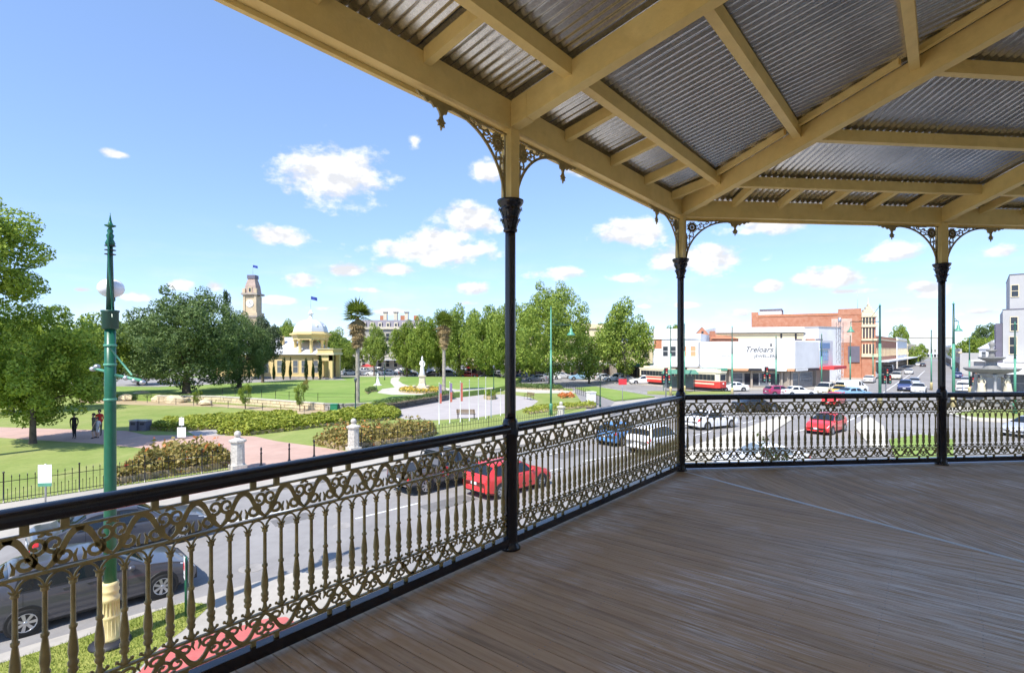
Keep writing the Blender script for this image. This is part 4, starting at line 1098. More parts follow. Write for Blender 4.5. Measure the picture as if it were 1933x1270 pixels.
signpost('park_sign', 'pair of small white park signs above the canna bed', 343, 828, .12, 1.55, .025, [('upper_plate',-.16,.95,.16,1.5,'sign_white',-.03),('lower_plate',-.28,.12,.28,.82,'sign_white',-.03)], R(10))
t = signpost('bed_sign', 'low red sign board among the orange cannas behind the fence', 268, 898, .12, .72, .02, [('board',-.72,.38,.72,.68,'sign_red',-.025)], R(45))
signpost('give_way_sign', 'red sign on a thin post on the bright corner lawn', 1175, 757, .14, 2.7, .04, [('plate',-.55,2.0,.55,2.7,'sign_red',-.05)], R(15))

# ---- stone gate pillars with ball tops
def pillar(label, x, y, h=2.0):
    t = T('gate_pillar', label, 'gate pillar', (x, y, .12), R(-45), 'stone gate pillars')
    MB().box(-.36,-.36,0,.36,.36,.22).build('plinth', 'granite', t)
    MB().lathe([(.22,.38),(.3,.345),(h-.62,.325)], 8, ph=R(22.5), smooth=False).build('shaft', 'granite', t)
    MB().lathe([(h-.62,.36),(h-.56,.43),(h-.48,.43),(h-.44,.34),(h-.40,.20),(h-.34,.14)], 8, ph=R(22.5), smooth=False).build('cap', 'granite', t)
    MB().ball((0,0,h-.17), .175, 10).build('ball', 'granite', t)
pillar('stone gate pillar with ball top at the end of the left picket fence', -14.5, 28)
pillar('stone gate pillar with ball top beside the canna and rose bed', -9.9, 33.1)
pillar('small pale stone pillar at the end of the park, near the green tram pole', *G(1059, 787, .12), h=1.45)
MB().box(-.45,-.45,0,.45,.45,1.55)
t = T('stone_block', 'plain white stone block beside the black handrail', 'block', (*G(1116, 762, .12), .12), R(20))
MB().box(-.4,-.4,0,.4,.4,1.3).build('shaft', 'white_marble', t); MB().box(-.46,-.46,1.3,.46,.46,1.42).build('cap', 'white_marble', t)

# ---- picket fences
PK = MB().tube([(0,0,0),(0,0,1.02)], .0125, 5).lathe([(1.02,.014),(1.04,.026),(1.07,.018),(1.15,.002)], 5).mesh('picket')
DG = MB().tube([(0,0,0),(0,0,.52)], .010, 5).lathe([(.52,.011),(.54,.02),(.60,.002)], 5).mesh('dog_bar')
FP = MB().tube([(0,0,0),(0,0,1.22)], .026, 6).ball((0,0,1.26), .045, 5).mesh('fence_post')
def picket_fence(label, pts, step=.24):
    t = T('picket_fence', label, 'fence', (pts[0][0], pts[0][1], .12), 0, 'iron picket fences of the park')
    o = Vector((pts[0][0], pts[0][1], 0)); acc = 0
    for (ax, ay), (bx, by) in zip(pts, pts[1:]):
        a, b = Vector((ax,ay,0))-o, Vector((bx,by,0))-o; L = (b-a).length; n = int(L/step)
        for z in (.16, .88): MB().tube([a+Vector((0,0,z)), b+Vector((0,0,z))], .014, 4).build('rail', 'black_iron', t)
        for i in range(n):
            p = a+(b-a)*(i+.5)/n
            put(PK if i % 10 else FP, 'picket' if i % 10 else 'fence_post', 'black_iron', t, tuple(p))
            q = a+(b-a)*(i+1)/n; put(DG, 'dog_bar', 'black_iron', t, tuple(q))
picket_fence('black iron picket fence at the left, ending at the first stone pillar', [(-25.5,17.0),(-20.9,21.6),(-14.75,27.75)])
picket_fence('black iron picket fence right of the second stone pillar, before the flagpoles', [(-9.6,33.35),(-5.5,36.3),(-.55,40.8),(4.2,45.0)])
def wire_fence(label, pts, z, h=.75, step=2.2):
    t = T('wire_fence', label, 'fence', (pts[0][0], pts[0][1], z))
    o = Vector((pts[0][0], pts[0][1], 0)); P0 = MB().tube([(0,0,0),(0,0,h)], .03, 5).mesh('fence_post')
    for (ax, ay), (bx, by) in zip(pts, pts[1:]):
        a, b = Vector((ax,ay,0))-o, Vector((bx,by,0))-o; n = max(1, int((b-a).length/step))
        for zz in (h*.5, h*.95): MB().tube([a+Vector((0,0,zz)), b+Vector((0,0,zz))], .012, 3).build('wire', 'black_iron', t)
        for i in range(n+1): put(P0, 'fence_post', 'black_iron', t, tuple(a+(b-a)*i/n))
wire_fence('low black post and wire fence along the foot of the dry bank', GP([(160,751),(300,762),(400,768),(530,777),(620,781)], .12), .12)
wire_fence('low wire fence along the edge of the hall lawn above the wall', GP([(420,746),(520,752),(600,757),(670,758)], .8), .8, .9)
wire_fence('low fence along the far edge of the hall lawn before the parked cars', [(-32,109.5),(-16,109),(1,108.4)], .8, .9, 2.6)
wire_fence('black handrail leading down to the corner lawn', GP([(1070,737),(1086,742),(1110,750),(1134,767)], .12), .12, 1.1, 1.1)

# ---- bollards, bins, benches
def bollard(lab, px, py):
    t = T('bollard', lab, 'bollard', (*G(px, py, .122), .122), 0, 'iron bollards across the park gate')
    MB().lathe([(0,.085),(.06,.085),(.10,.055),(.20,.05),(.62,.042),(.66,.06),(.70,.06),(.73,.038),(.84,.036),(.86,.06),(.90,.045),(.95,.055),(.99,.03),(1.03,.004)], 10).build('post', 'black_iron', t)
bollard('black iron bollard nearest the first stone pillar', 493, 879); bollard('middle black iron bollard of the three across the park gate', 546, 870); bollard('black iron bollard nearest the second stone pillar', 593, 862)
for lab, px in (('left dark litter bin of the pair beside the brick path', 257), ('right dark litter bin of the pair beside the brick path', 274)):
    t = T('litter_bin', lab, 'bin', (*G(px, 812, .12), .12), R(-8), 'litter bins')
    MB().box(-.32,-.3,0,.32,.3,.72).build('cabinet', 'dark_slate', t); MB().box(-.35,-.33,.74,.35,.33,.82).build('lid', 'steel', t); MB().box(-.18,-.312,.45,.18,-.302,.62).build('slot', 'sign_black', t)
t = T('green_bin', 'green box bin at the end of the sandstone wall', 'bin', (*G(631, 777, .12), .12), R(5))
MB().box(-.34,-.3,0,.34,.3,.72).build('body', 'bin_green', t); MB().box(-.37,-.33,.72,.37,.33,.80).build('lid', 'bin_green', t)
def bench(lab, px, py, rz, z=.127):
    t = T('park_bench', lab, 'bench', (*G(px, py, z), z), rz, 'park benches')
    for i in range(4): MB().box(-.85,-.20+i*.11,.43,.85,-.11+i*.11,.46).build('seat_slat', 'wood_slat', t)
    for i in range(3): MB().box(-.85,.27+i*.02,.55+i*.12,.85,.30+i*.02,.64+i*.12).build('back_slat', 'wood_slat', t)
    for sx in (-.75, .75):
        MB().tube([(sx,-.2,0),(sx,-.18,.42),(sx,.24,.42),(sx,.35,.9)], .025, 6).tube([(sx,.28,0),(sx,.24,.42)], .025, 6).tube([(sx,-.2,.40),(sx,-.2,.64),(sx,.27,.64)], .02, 6).build('leg', 'black_iron', t)
bench('wooden park bench at the front edge of the plaza', 880, 790, R(175)); bench('bench at the left end of the plaza by the hedge', 728, 776, R(120)); bench('bench at the right end of the plaza', 998, 754, R(-60))
# ---- flagpoles before the plaza
for i, (px, yb, yt, ban) in enumerate(((829,801,722,'banner_violet'),(849,799,720,'banner_violet'),(869,797,719,'banner_red'),(886,795,716,None),(903,792,713,None),(917,790,711,None),(927,788,735,None),(945,785,733,None))):
    lab = ['leftmost flagpole before the plaza, violet and red banner','second flagpole from the left before the plaza, violet banner','third flagpole from the left before the plaza, red banner','fourth flagpole from the left before the plaza, bare','fifth flagpole from the left before the plaza, bare','sixth flagpole from the left before the plaza, bare','short bare pole before the round topiary shrub','short bare pole nearest the nearest column'][i]
    x, d = G(px, yb, .12); h = PZ(yt, d)-.12
    t = T('flagpole', lab, 'flagpole', (x, d, .12), R(20), 'flagpoles before the plaza')
    MB().lathe([(0,.05),(.1,.05),(.12,.038),(h-.1,.028),(h-.08,.045),(h,.01)], 8).build('pole', 'white_render', t)
    if ban:
        MB().tube([(0,0,h-.15),(.22,0,h-.15)], .012, 5).build('banner_arm', 'steel', t)
        MB().add([(.03,-.012,h-.16),(.22,.01,h-.16),(.22,.02,h-.9),(.03,0,h-.9)], [(0,1,2,3)]).add([(.03,-.018,h-.16),(.22,.004,h-.16),(.22,.014,h-.9),(.03,-.006,h-.9)], [(3,2,1,0)]).build('banner_top', ban, t)
        MB().add([(.03,0,h-.9),(.22,.02,h-.9),(.22,.01,h-1.75),(.03,-.015,h-1.75)], [(0,1,2,3)]).add([(.03,-.006,h-.9),(.22,.014,h-.9),(.22,.004,h-1.75),(.03,-.021,h-1.75)], [(3,2,1,0)]).build('banner_foot', 'banner_red', t)
# ---- park lamps
for lab, px, yb, h, z in (('slender dark park lamp in front of the taller palm trunk', 671, 787, 3.7, .12), ('slender dark park lamp on the hall lawn left of the winding path', 710, 738, 3.2, .8), ('slender dark park lamp at the far end of the winding path', 726, 717, 3.2, .8), ('slender dark lamp beside the black handrail', 1133, 768, 3.6, .12), ('slender dark lamp right of the shorter palm', 932, 735, 3.4, .8)):
    x, d = G(px, yb, z); t = T('park_lamp', lab, 'lamp post', (x, d, z), 0, 'slender park lamps')
    MB().lathe([(0,.11),(.35,.10),(.4,.06),(h-.5,.045),(h-.48,.08),(h-.45,.03)], 8).build('post', 'green_dark', t)
    MB().lathe([(h-.45,.06),(h-.42,.10),(h-.15,.15),(h-.12,.16),(h-.02,.04),(h,.02)], 8).build('lantern', 'pane_mid', t)
# ---- tram poles and street lights of the crossing
def tram_pole(lab, px, d, ytop, arm=None, mat='green_paint_pale', r=.13, dark=True):
    x = PX(px, d); h = PZ(ytop, d)
    t = T('tram_pole', lab, 'pole', (x, d, 0), 0, 'green tram poles')
    MB().lathe([(0,r*1.8),(1.0,r*1.6),(1.1,r*1.9),(1.2,r*1.2),(1.25,r)], 12).build('base', 'cream_iron' if d > 55 else mat, t)
    MB().lathe([(1.25,r),(h*.62,r*.9)], 12).build('lower_shaft', mat, t)
    MB().lathe([(h*.62,r*.95),(h*.63,r*.8),(h,r*.55)], 12).build('upper_shaft', 'green_dark' if dark else mat, t)
    MB().lathe([(h,r*.9),(h+.05,r*.9),(h+.1,r*.3),(h+.3,.01)], 8).build('finial', mat, t)
    if arm:
        ax, ay, al = arm; L = (ax-px)*d/F; za = PZ(ay, d); zl = PZ(al, d)
        sg = 1 if L > 0 else -1
        MB().tube([(0,0,za),(L,0,za)], .045, 6).tube([(0,0,za+abs(L)*.55),(L*.35,0,za+.25),(L*.7,0,za+.06)], .025, 6).build('arm', 'green_dark', t)
        MB().tube([(L,0,za),(L,0,zl+.6)], .03, 6).lathe([(zl-.05,.40),(zl,.42),(zl+.22,.20),(zl+.28,.15),(zl+.55,.12),(zl+.62,.04)], 12, L, 0).build('lamp_shade', 'green_paint_pale', t)
    return t
tram_pole('nearest green tram pole on the park edge with pendant lamp', 1040, 51, 583, (1078, 613, 632), dark=False, r=.10)
tram_pole('green tram pole with long arm and pendant lamp left of the far street', 1661, 62, 577, (1606, 607, 626), r=.16)
tram_pole('green tram pole right of the rightmost column with hooked pendant lamp', 1800, 58, 574, (1809, 606, 624), r=.15)
for lab, px, d, yt in (('thin green pole in front of the white shop, left of its sign', 1382, 72, 618), ('thin green pole at the end of the shop sign lettering', 1465, 74, 636), ('thin pole at the chamfered corner of the white shop', 1551, 82, 632), ('thin pole before the red brick hall', 1605, 86, 634),
                       ('green pole left of the corner column, among the trams', 1266, 74, 618), ('green pole just right of the corner column', 1292, 76, 612), ('dark green pole in the middle of the far street', 1758, 84, 624), ('short green pole left of the fountain', 1830, 74, 638), ('mint green pole before the grey building at the right edge', 1916, 52, 612), ('thin far pole beside the red brick hall front', 1648, 110, 640)):
    tram_pole(lab, px, d, yt, None, 'green_paint_pale', .11)
def signal(lab, px, d, h=3.6, rz=0):
    t = T('traffic_light', lab, 'traffic light', (PX(px, d), d, 0), rz, 'traffic lights of the crossing')
    MB().lathe([(0,.09),(h,.06)], 8).build('pole', 'steel', t)
    for i, (ox, oz, ry) in enumerate(((-.35,h-1.1,0),(.35,h-1.1,0),(0,h-.2,0))):
        b = MB().box(ox-.20,-.32,oz-.55,ox+.20,-.08,oz+.55).build('signal_head', 'sign_black', t)
        MB().box(ox-.26,-.10,oz-.62,ox+.26,-.075,oz+.62).build('backing_board', 'sign_black', b)
        for k, m_ in enumerate(('tail_red','petal_yellow','green_paint_pale')):
            MB().lathe([(0,.11),(.02,.10)], 10).build('lens', m_ if m_ != 'petal_yellow' else 'sign_orange', b, (ox, -.325, oz+.33-.33*k)).rotation_euler = (R(90),0,0)
signal('traffic light cluster left of the corner column, before the trams', 1257, 70); signal('traffic light cluster in front of the white shop', 1446, 74); signal('traffic light at the mouth of the far street', 1672, 70); signal('traffic light left of the fountain island', 1838, 66)
# ================================================================ vehicles
KINDS = {
 'hatch': dict(L=4.25, W=1.76, wb=2.6, R=.315, f0=.80, st=[(0,.72,.74,.80,.36),(.012,.86,.90,.90,.30),(.035,.96,1.02,.955,.25),(.09,.98,1.27,.98,.21),(.15,.97,1.42,1,.19),(.26,.95,1.475,1,.18),(.40,.94,1.48,1,.18),(.50,.93,1.44,1,.18),(.58,.925,1.30,1,.18),(.66,.92,1.13,1,.18),(.735,.91,.955,1,.18),(.83,.86,.90,.985,.18),(.92,.76,.80,.95,.2),(.97,.66,.69,.90,.22),(1,.50,.52,.78,.28)], side=(.15,.64), wind=(.53,.715), rear=(.04,.125)),
 'sedan': dict(L=4.75, W=1.80, wb=2.75, R=.32, f0=.86, st=[(0,.66,.69,.80,.36),(.015,.88,.92,.90,.30),(.05,.96,1.00,.96,.23),(.13,.96,1.01,.98,.2),(.20,.955,1.16,1,.18),(.29,.95,1.38,1,.18),(.36,.94,1.44,1,.18),(.46,.93,1.455,1,.18),(.53,.92,1.42,1,.18),(.60,.915,1.26,1,.18),(.70,.90,.95,1,.18),(.82,.84,.88,.985,.18),(.93,.74,.77,.95,.2),(.98,.64,.67,.89,.22),(1,.50,.52,.78,.28)], side=(.235,.635), wind=(.545,.69), rear=(.155,.275)),
 'suv':   dict(L=4.65, W=1.86, wb=2.7, R=.36, f0=.85, st=[(0,.80,.84,.82,.42),(.012,.98,1.03,.92,.36),(.04,1.06,1.30,.97,.30),(.085,1.07,1.58,.98,.27),(.14,1.06,1.68,1,.26),(.28,1.05,1.72,1,.26),(.42,1.04,1.72,1,.26),(.52,1.03,1.66,1,.26),(.60,1.02,1.42,1,.26),(.68,1.01,1.16,1,.26),(.72,1.0,1.05,1,.26),(.84,.96,1.0,.985,.27),(.93,.88,.92,.95,.28),(.98,.76,.80,.90,.3),(1,.56,.58,.8,.36)], side=(.10,.65), wind=(.535,.70), rear=(.03,.075)),
 'ute':   dict(L=5.25, W=1.86, wb=3.15, R=.375, f0=.90, st=[(0,.74,.76,.86,.50),(.01,1.04,1.06,.93,.46),(.04,1.08,1.10,.97,.42),(.20,1.09,1.11,1,.38),(.33,1.09,1.11,1,.35),(.36,1.08,1.34,1,.35),(.39,1.08,1.70,1,.35),(.44,1.08,1.775,1,.35),(.54,1.07,1.78,1,.35),(.60,1.06,1.70,1,.35),(.66,1.05,1.40,1,.35),(.725,1.04,1.10,1,.35),(.85,1.01,1.06,.985,.35),(.94,.94,.98,.95,.36),(.985,.82,.85,.90,.38),(1,.58,.60,.82,.44)], side=(.405,.665), wind=(.61,.715), rear=(.362,.385)),
 'van':   dict(L=4.9, W=1.9, wb=3.0, R=.34, f0=.80, st=[(0,.9,1.0,.88,.36),(.01,1.14,1.5,.95,.3),(.03,1.16,1.85,.98,.26),(.07,1.16,1.93,1,.24),(.4,1.15,1.96,1,.24),(.66,1.13,1.95,1,.24),(.72,1.12,1.86,1,.24),(.80,1.10,1.50,1,.24),(.875,1.06,1.12,1,.24),(.95,.95,1.0,.96,.26),(.985,.84,.88,.90,.28),(1,.6,.63,.82,.34)], side=(.56,.80), wind=(.735,.865), rear=(.006,.02)),
}
def cr(p0, p1, p2, p3, t):
    return .5*(2*p1+(p2-p0)*t+(2*p0-5*p1+4*p2-p3)*t*t+(3*p1-p0-3*p2+p3)*t*t*t)
class CarShape:
    def __init__(s, k):
        s.k = KINDS[k]; s.st = np.array(s.k['st'], float)
        s.u = s.st[:, 0]
    def par(s, u):
        i = int(np.clip(np.searchsorted(s.u, u)-1, 0, len(s.u)-2)); t = (u-s.u[i])/(s.u[i+1]-s.u[i])
        t = t*t*(3-2*t)*.35+t*.65
        return s.st[i]*(1-t)+s.st[i+1]*t
    def ring(s, u):
        _, zb, zt, w, z0 = s.par(u); hw = s.k['W']/2*w; cab = min(1, max(0, (zt-zb-.05)/.35))
        top = .93-.20*cab
        return np.array([(0,z0),(hw*.88,z0),(hw*.965,z0+.07),(hw*.995,z0+(zb-z0)*.40),(hw*1.0,z0+(zb-z0)*.62),(hw*.985,z0+(zb-z0)*.86),(hw*.945,zb),(hw*(top+.02),zb+(zt-zb)*.86),(hw*(top-.10),zb+(zt-zb)*.985),(hw*.35,zt+.012),(0,zt+.016)])
    def p(s, u, v):                                         # v counts ring points
        r = s.ring(u); i = int(min(max(v, 0), 9.999)); t = v-i
        g = lambda j: r[min(max(j, 0), 10)]
        if i in (6,):  q = g(i)*(1-t)+g(i+1)*t
        else: q = cr(g(i-1) if i not in (0,7) else g(i), g(i), g(i+1), g(i+2) if i != 5 else g(i+1), t)
        return np.array([(u-.5)*s.k['L'], max(q[0], 0), q[1]])
    def patch(s, u0, u1, v0, v1, nu, nv, off=.006, side=1, slant=None):
        vs = []; 
        for i in range(nu+1):
            for j in range(nv+1):
                vv = v0+(v1-v0)*j/nv
                ua, ub = u0, u1
                if slant: ua, ub = u0+slant[0]*(j/nv), u1+slant[1]*(j/nv)
                u = ua+(ub-ua)*i/nu
                p = s.p(u, vv); e = 1e-3
                n = np.cross(s.p(u+e, vv)-s.p(u-e, vv), s.p(u, vv+.01)-s.p(u, vv-.01)); n /= -(np.linalg.norm(n)+1e-9)
                q = p+n*off; vs.append((q[0], q[1]*side, q[2]))
        fs = []
        for i in range(nu):
            for j in range(nv):
                a = i*(nv+1)+j; f = (a, a+nv+1, a+nv+2, a+1); fs.append(f if side < 0 else f[::-1])
        return vs, fs
def wheel_meshes(Rw, n=20):
    t = MB(); y0, y1 = -.10, .10
    prof = [(-.10,Rw*.66),(-.105,Rw*.82),(-.09,Rw*.96),(-.06,Rw),(.06,Rw),(.09,Rw*.96),(.105,Rw*.82),(.10,Rw*.66)]
    t.lathe(prof, n, caps=False); me = t.mesh('wheel')
    r = MB(); r.lathe([(.06,Rw*.67),(.098,Rw*.67),(.10,Rw*.60),(.075,Rw*.585)], n, caps=False)
    for i in range(7):
        a = 2*math.pi*i/7; c, s_ = math.cos(a), math.sin(a); L = Rw*.62; w0, w1 = Rw*.075, Rw*.11
        P = lambda rr, w, z: [(rr*c-w*s_, rr*s_+w*c, z), (rr*c+w*s_, rr*s_-w*c, z)]
        v = P(Rw*.08,w0,.075)+P(L,w1,.07)+P(Rw*.08,w0,.098)+P(L,w1,.094)
        r.add(v, [(4,5,7,6),(0,2,6,4),(1,3,7,5)][:1]+[(0,4,6,2),(5,1,3,7)])
    r.lathe([(.07,Rw*.14),(.10,Rw*.12),(.105,.01)], 10)
    d = MB().lathe([(.01,Rw*.66),(.02,Rw*.66)], n)
    return me, r.mesh('rim'), d.mesh('brake_shadow')
CARP = {}
def car_parts(k):
    if k in CARP: return CARP[k]
    S = CarShape(k); K = S.k; L, W_ = K['L'], K['W']
    us = []
    for a, b in zip(S.u, S.u[1:]): us += [a+(b-a)*t for t in (0, .34, .67)]
    us.append(1.0)
    vs_ = [0,1,1.5,2,2.5,3,3.5,4,4.5,5,5.5,6,6.5,7,7.33,7.66,8,8.5,9,9.5,10]
    mb = MB(); nv = len(vs_)
    grid = [[S.p(u, v) for v in vs_] for u in us]
    for sd in (1, -1):
        v = [(p[0], p[1]*sd, p[2]) for row in grid for p in row]; f = []
        for i in range(len(us)-1):
            for j in range(nv-1):
                a = i*nv+j; q = (a, a+nv, a+nv+1, a+1); f.append(q if sd < 0 else q[::-1])
        f.append(tuple(range(nv)) if sd > 0 else tuple(range(nv))[::-1]); f.append(tuple((len(us)-1)*nv+j for j in range(nv))[::-1] if sd > 0 else tuple((len(us)-1)*nv+j for j in range(nv)))
        mb.add(v, f, True)
    parts = [('body', mb.mesh('body'), 'PAINT')]
    s0, s1 = K['side']; bp = s0+(s1-s0)*.50
    for sd in (1, -1):
        for u0, u1, sl in ((s0, bp-.012, (.035,0)), (bp+.012, s1, (0,-.075))):
            g = MB(); v, f = S.patch(u0, u1, 6.10, 6.90, 5, 3, .006, sd, sl); g.add(v, f, True); parts.append(('side_window', g.mesh('side_window'), 'car_glass'))
        g = MB(); v, f = S.patch(s0-.012, s1+.02, 6.0, 6.98, 8, 4, .003, sd, (.03,-.075)); g.add(v, f, True); parts.append(('window_trim', g.mesh('window_trim'), 'black_trim'))
        # door seams and handles
        g = MB()
        for u in (bp, s1-.01, s0+.03):
            v, f = S.patch(u-.0011, u+.0011, 2.3, 5.95, 1, 8, .002, sd); g.add(v, f)
        parts.append(('door_seam', g.mesh('door_seam'), 'black_trim'))
        for u in (bp-.035, bp+.07 if k != 'van' else bp+.09):
            if k == 'ute' and u < .40: continue
            p = S.p(u, 5.3); h = MB().box(p[0]-.085, sd*p[1]-.022, p[2]-.014, p[0]+.085, sd*p[1]+.022, p[2]+.014); parts.append(('door_handle', h.mesh('door_handle'), 'PAINT'))
        p = S.p(s1+.012, 6.05); h = MB().ball((p[0]-.02, sd*(p[1]+.085), p[2]+.05), .085, 6, .75); h.tube([(p[0],sd*p[1]*.98,p[2]),(p[0]-.02,sd*(p[1]+.06),p[2]+.03)], .02, 5); parts.append(('mirror', h.mesh('mirror'), 'PAINT'))
        g = MB(); v, f = S.patch(.935, .985, 5.2, 6.4, 4, 4, .006, sd); g.add(v, f, True); v, f = S.patch(.90,.95,5.6,6.6,3,3,.006,sd); g.add(v, f, True); parts.append(('headlight', g.mesh('headlight'), 'head_lens'))
        g = MB(); v, f = (S.patch(.004, .045, 4.6, 6.1, 4, 4, .007, sd) if k != 'ute' else S.patch(.002,.028,3.6,5.6,3,4,.007,sd)); g.add(v, f, True); parts.append(('tail_light', g.mesh('tail_light'), 'tail_red'))
        g = MB(); v, f = S.patch(.04, .96, 1.05, 2.0, 14, 2, .004, sd); g.add(v, f, True); parts.append(('sill', g.mesh('sill'), 'black_trim'))
    for nm, (u0, u1) in (('windscreen', K['wind']), ('rear_window', K['rear'])):
        g = MB()
        for sd in (1, -1):
            v, f = S.patch(u0, u1, 7.25 if k != 'ute' else 7.2, 10, 6, 6, .006, sd); g.add(v, f, True)
        parts.append((nm, g.mesh(nm), 'car_glass'))
    zf = S.par(.985)[1]; zr = S.par(.012)[1]
    xf, xr = .5*L+.004, -.5*L-.004
    parts.append(('grille', MB().box(xf-.06,-.42,zf*.62,xf+.006,.42,zf*.82).mesh('grille'), 'black_trim'))
    parts.append(('front_bumper', MB().box(xf-.10,-.70,.24,xf-.012,.70,.40).mesh('front_bumper'), 'black_trim'))
    parts.append(('rear_bumper', MB().box(xr+.01,-.70,S.par(0)[4]-.05,xr+.10,.70,S.par(0)[4]+.10).mesh('rear_bumper'), 'black_trim' if k != 'ute' else 'chrome'))
    parts.append(('number_plate', MB().box(xf+.004,-.18,.42,xf+.014,.18,.54).mesh('number_plate'), 'plate_white'))
    parts.append(('number_plate', MB().box(xr-.016,-.18,.62,xr-.002,.18,.74).mesh('number_plate'), 'plate_white'))
    if k == 'ute':
        parts.append(('tray_floor', MB().box(-L*.48,-.74,1.098,-L*.165,.74,1.125).mesh('tray_floor'), 'black_trim'))
        parts.append(('sports_bar', MB().tube([(-L*.17,-.78,1.1),(-L*.15,-.66,1.62),(-L*.15,.66,1.62),(-L*.17,.78,1.1)], .04, 8).mesh('sports_bar'), 'black_trim'))
        parts.append(('roof_rack', MB().box(-.5,-.6,1.80,.55,-.56,1.85).box(-.5,.56,1.80,.55,.6,1.85).box(-.42,-.56,1.815,-.38,.56,1.845).box(.38,-.56,1.815,.42,.56,1.845).mesh('roof_rack'), 'black_trim'))
    CARP[k] = (parts, K, wheel_meshes(K['R']))
    return CARP[k]
def car(kind, label, x, y, heading, paint, z=0.0, group='cars on the streets', simple=False, name='car', cat='car'):
    parts, K, (wt, wr, wd) = car_parts(kind)
    t = T(name, label, cat, (x, y, z), R(90-heading), group)
    for nm, me, m_ in parts:
        if simple and nm in ('door_seam','door_handle','window_trim','sill','brake_shadow'): continue
        put(me, nm, 'paint_'+paint if m_ == 'PAINT' else m_, t)
    xr = -K['L']/2+K['f0']+.0 if kind != 'ute' else -K['L']/2+1.2
    xr = -K['wb']/2-.02 if kind not in ('ute',) else -K['wb']/2-.12
    arch = MB
    for sx in (xr, xr+K['wb']):
        for sd in (1, -1):
            m_ = Matrix.Translation((sx, sd*(K['W']/2-.085), K['R'])) @ Matrix.Rotation(R(-90)*sd, 4, 'X')
            w = put(wt, 'wheel', 'tyre', t, mtx=m_)
            put(wr, 'rim', 'rim', w)
            if not simple: put(wd, 'brake_disc', 'black_trim', w)
            key = ('arch', kind)
            if key not in CARP:
                CARP[key] = MB().lathe([(-.02,K['R']*1.17),(.096,K['R']*1.17),(.098,K['R']*1.10)], 20).mesh('wheel_arch')
            put(CARP[key], 'wheel_arch', 'black_trim', t, mtx=Matrix.Translation((sx, sd*(K['W']/2-.092), K['R']+.015)) @ Matrix.Rotation(R(-90)*sd, 4, 'X'))
    return t
def carpx(kind, label, px, py, heading, paint, **k):
    x, y = G(px, py); return car(kind, label, x, y, heading, paint, **k)
x, y = ST(2.0, 16.9); car('hatch', 'dark grey hatchback parked at the kerb below the nearest balustrade', x, y, 45, 'charcoal')
x, y = ST(3.3, 21.1); car('sedan', 'dark slate sedan on the far side of the street, behind the grey hatchback', x, y, 45, 'slate')
x, y = ST(15.6, 20.2); ute = car('ute', 'dark grey pickup with red logo on its door, left of the red hatchback', x, y, 45, 'gunmetal', name='pickup', cat='pickup')
x, y = ST(17.1, 17.3); car('hatch', 'bright red hatchback driving away, cut by the nearest column', x, y, 45, 'red')
x, y = ST(31.4, 20.5); car('hatch', 'light blue small car ahead of the pickup, driving away', x, y, 47, 'blue')
x, y = ST(30.6, 17.4); car('suv', 'white wagon driving away beside the light blue car', x, y, 48, 'white')
car('sedan', 'white sedan turning at the crossing, right of the corner column', 16.4, 43.6, 62, 'white')
carpx('hatch', 'red hatchback coming towards us behind the far balustrade panel', 1560, 815, 229, 'red')
carpx('hatch', 'small red car further off, directly behind the rail', 1574, 764, 225, 'red')
carpx('sedan', 'black sedan crossing behind the far balustrade panel', 1428, 776, 82, 'black')
wc = carpx('sedan', 'white car close below the deck edge, beside the climbing plant', 1436, 888, 262, 'white')
for ch_ in wc.children:
    if ch_.data.materials and ch_.data.materials[0].name == 'car_glass': ch_.material_slots[0].link = 'OBJECT'; ch_.material_slots[0].material = MATS['car_glass_light']
carpx('hatch', 'silver car at the right edge behind the last balustrade panel', 1945, 822, 250, 'silver')
carpx('hatch', 'maroon car peeping over the rail in front of the white shop', 1473, 747, 85, 'maroon', simple=True); carpx('sedan', 'white car peeping over the rail, right of the maroon car', 1506, 748, 85, 'white', simple=True)
carpx('suv', 'cream four wheel drive facing us, left of the yellow car', 1556, 744, 222, 'cream', simple=True); carpx('hatch', 'yellow car before the white van', 1585, 747, 215, 'yellow', simple=True)
carpx('van', 'white van at the corner of the far street', 1608, 742, 70, 'white', simple=True, name='van', cat='van'); carpx('sedan', 'blue car roof just above the rail below the white van', 1612, 751, 80, 'skyblue', simple=True)
tight = dict(simple=True, group='cars down the far street')
for lab, k, px, py, hd, c in (('white sedan on the left side of the far street', 'sedan', 1641, 722, 40, 'white'), ('white hatch behind the white sedan on the left side of the far street', 'hatch', 1648, 714, 40, 'white'), ('white box van parked by the far street verandahs', 'van', 1680, 700, 40, 'white'),
    ('cream four wheel drive in the middle of the far street', 'suv', 1692, 716, 220, 'cream'), ('navy car facing us at the mouth of the far street', 'suv', 1709, 737, 220, 'navy'), ('white car right of the navy car', 'sedan', 1734, 741, 220, 'white'), ('silver car behind the navy car', 'hatch', 1726, 728, 220, 'silver'),
    ('white car further down the middle of the far street', 'hatch', 1716, 706, 220, 'white'), ('pale blue car right of the rightmost column', 'hatch', 1812, 703, 40, 'skyblue'), ('violet blue car below the pale blue car', 'sedan', 1808, 714, 40, 'navy'), ('silver car left of the fountain', 'sedan', 1824, 726, 40, 'silver'),
    ('white four wheel drive left of the fountain statues', 'suv', 1818, 740, 40, 'white'), ('red car under the canopy of the grey building', 'hatch', 1926, 738, 300, 'red'), ('white car far away where the street vanishes', 'sedan', 1733, 690, 220, 'white'), ('dark car far away where the street vanishes', 'sedan', 1742, 692, 40, 'black')):
    carpx(k, lab, px, py, hd, c, **tight)
pk = dict(simple=True, group='cars parked before the shops')
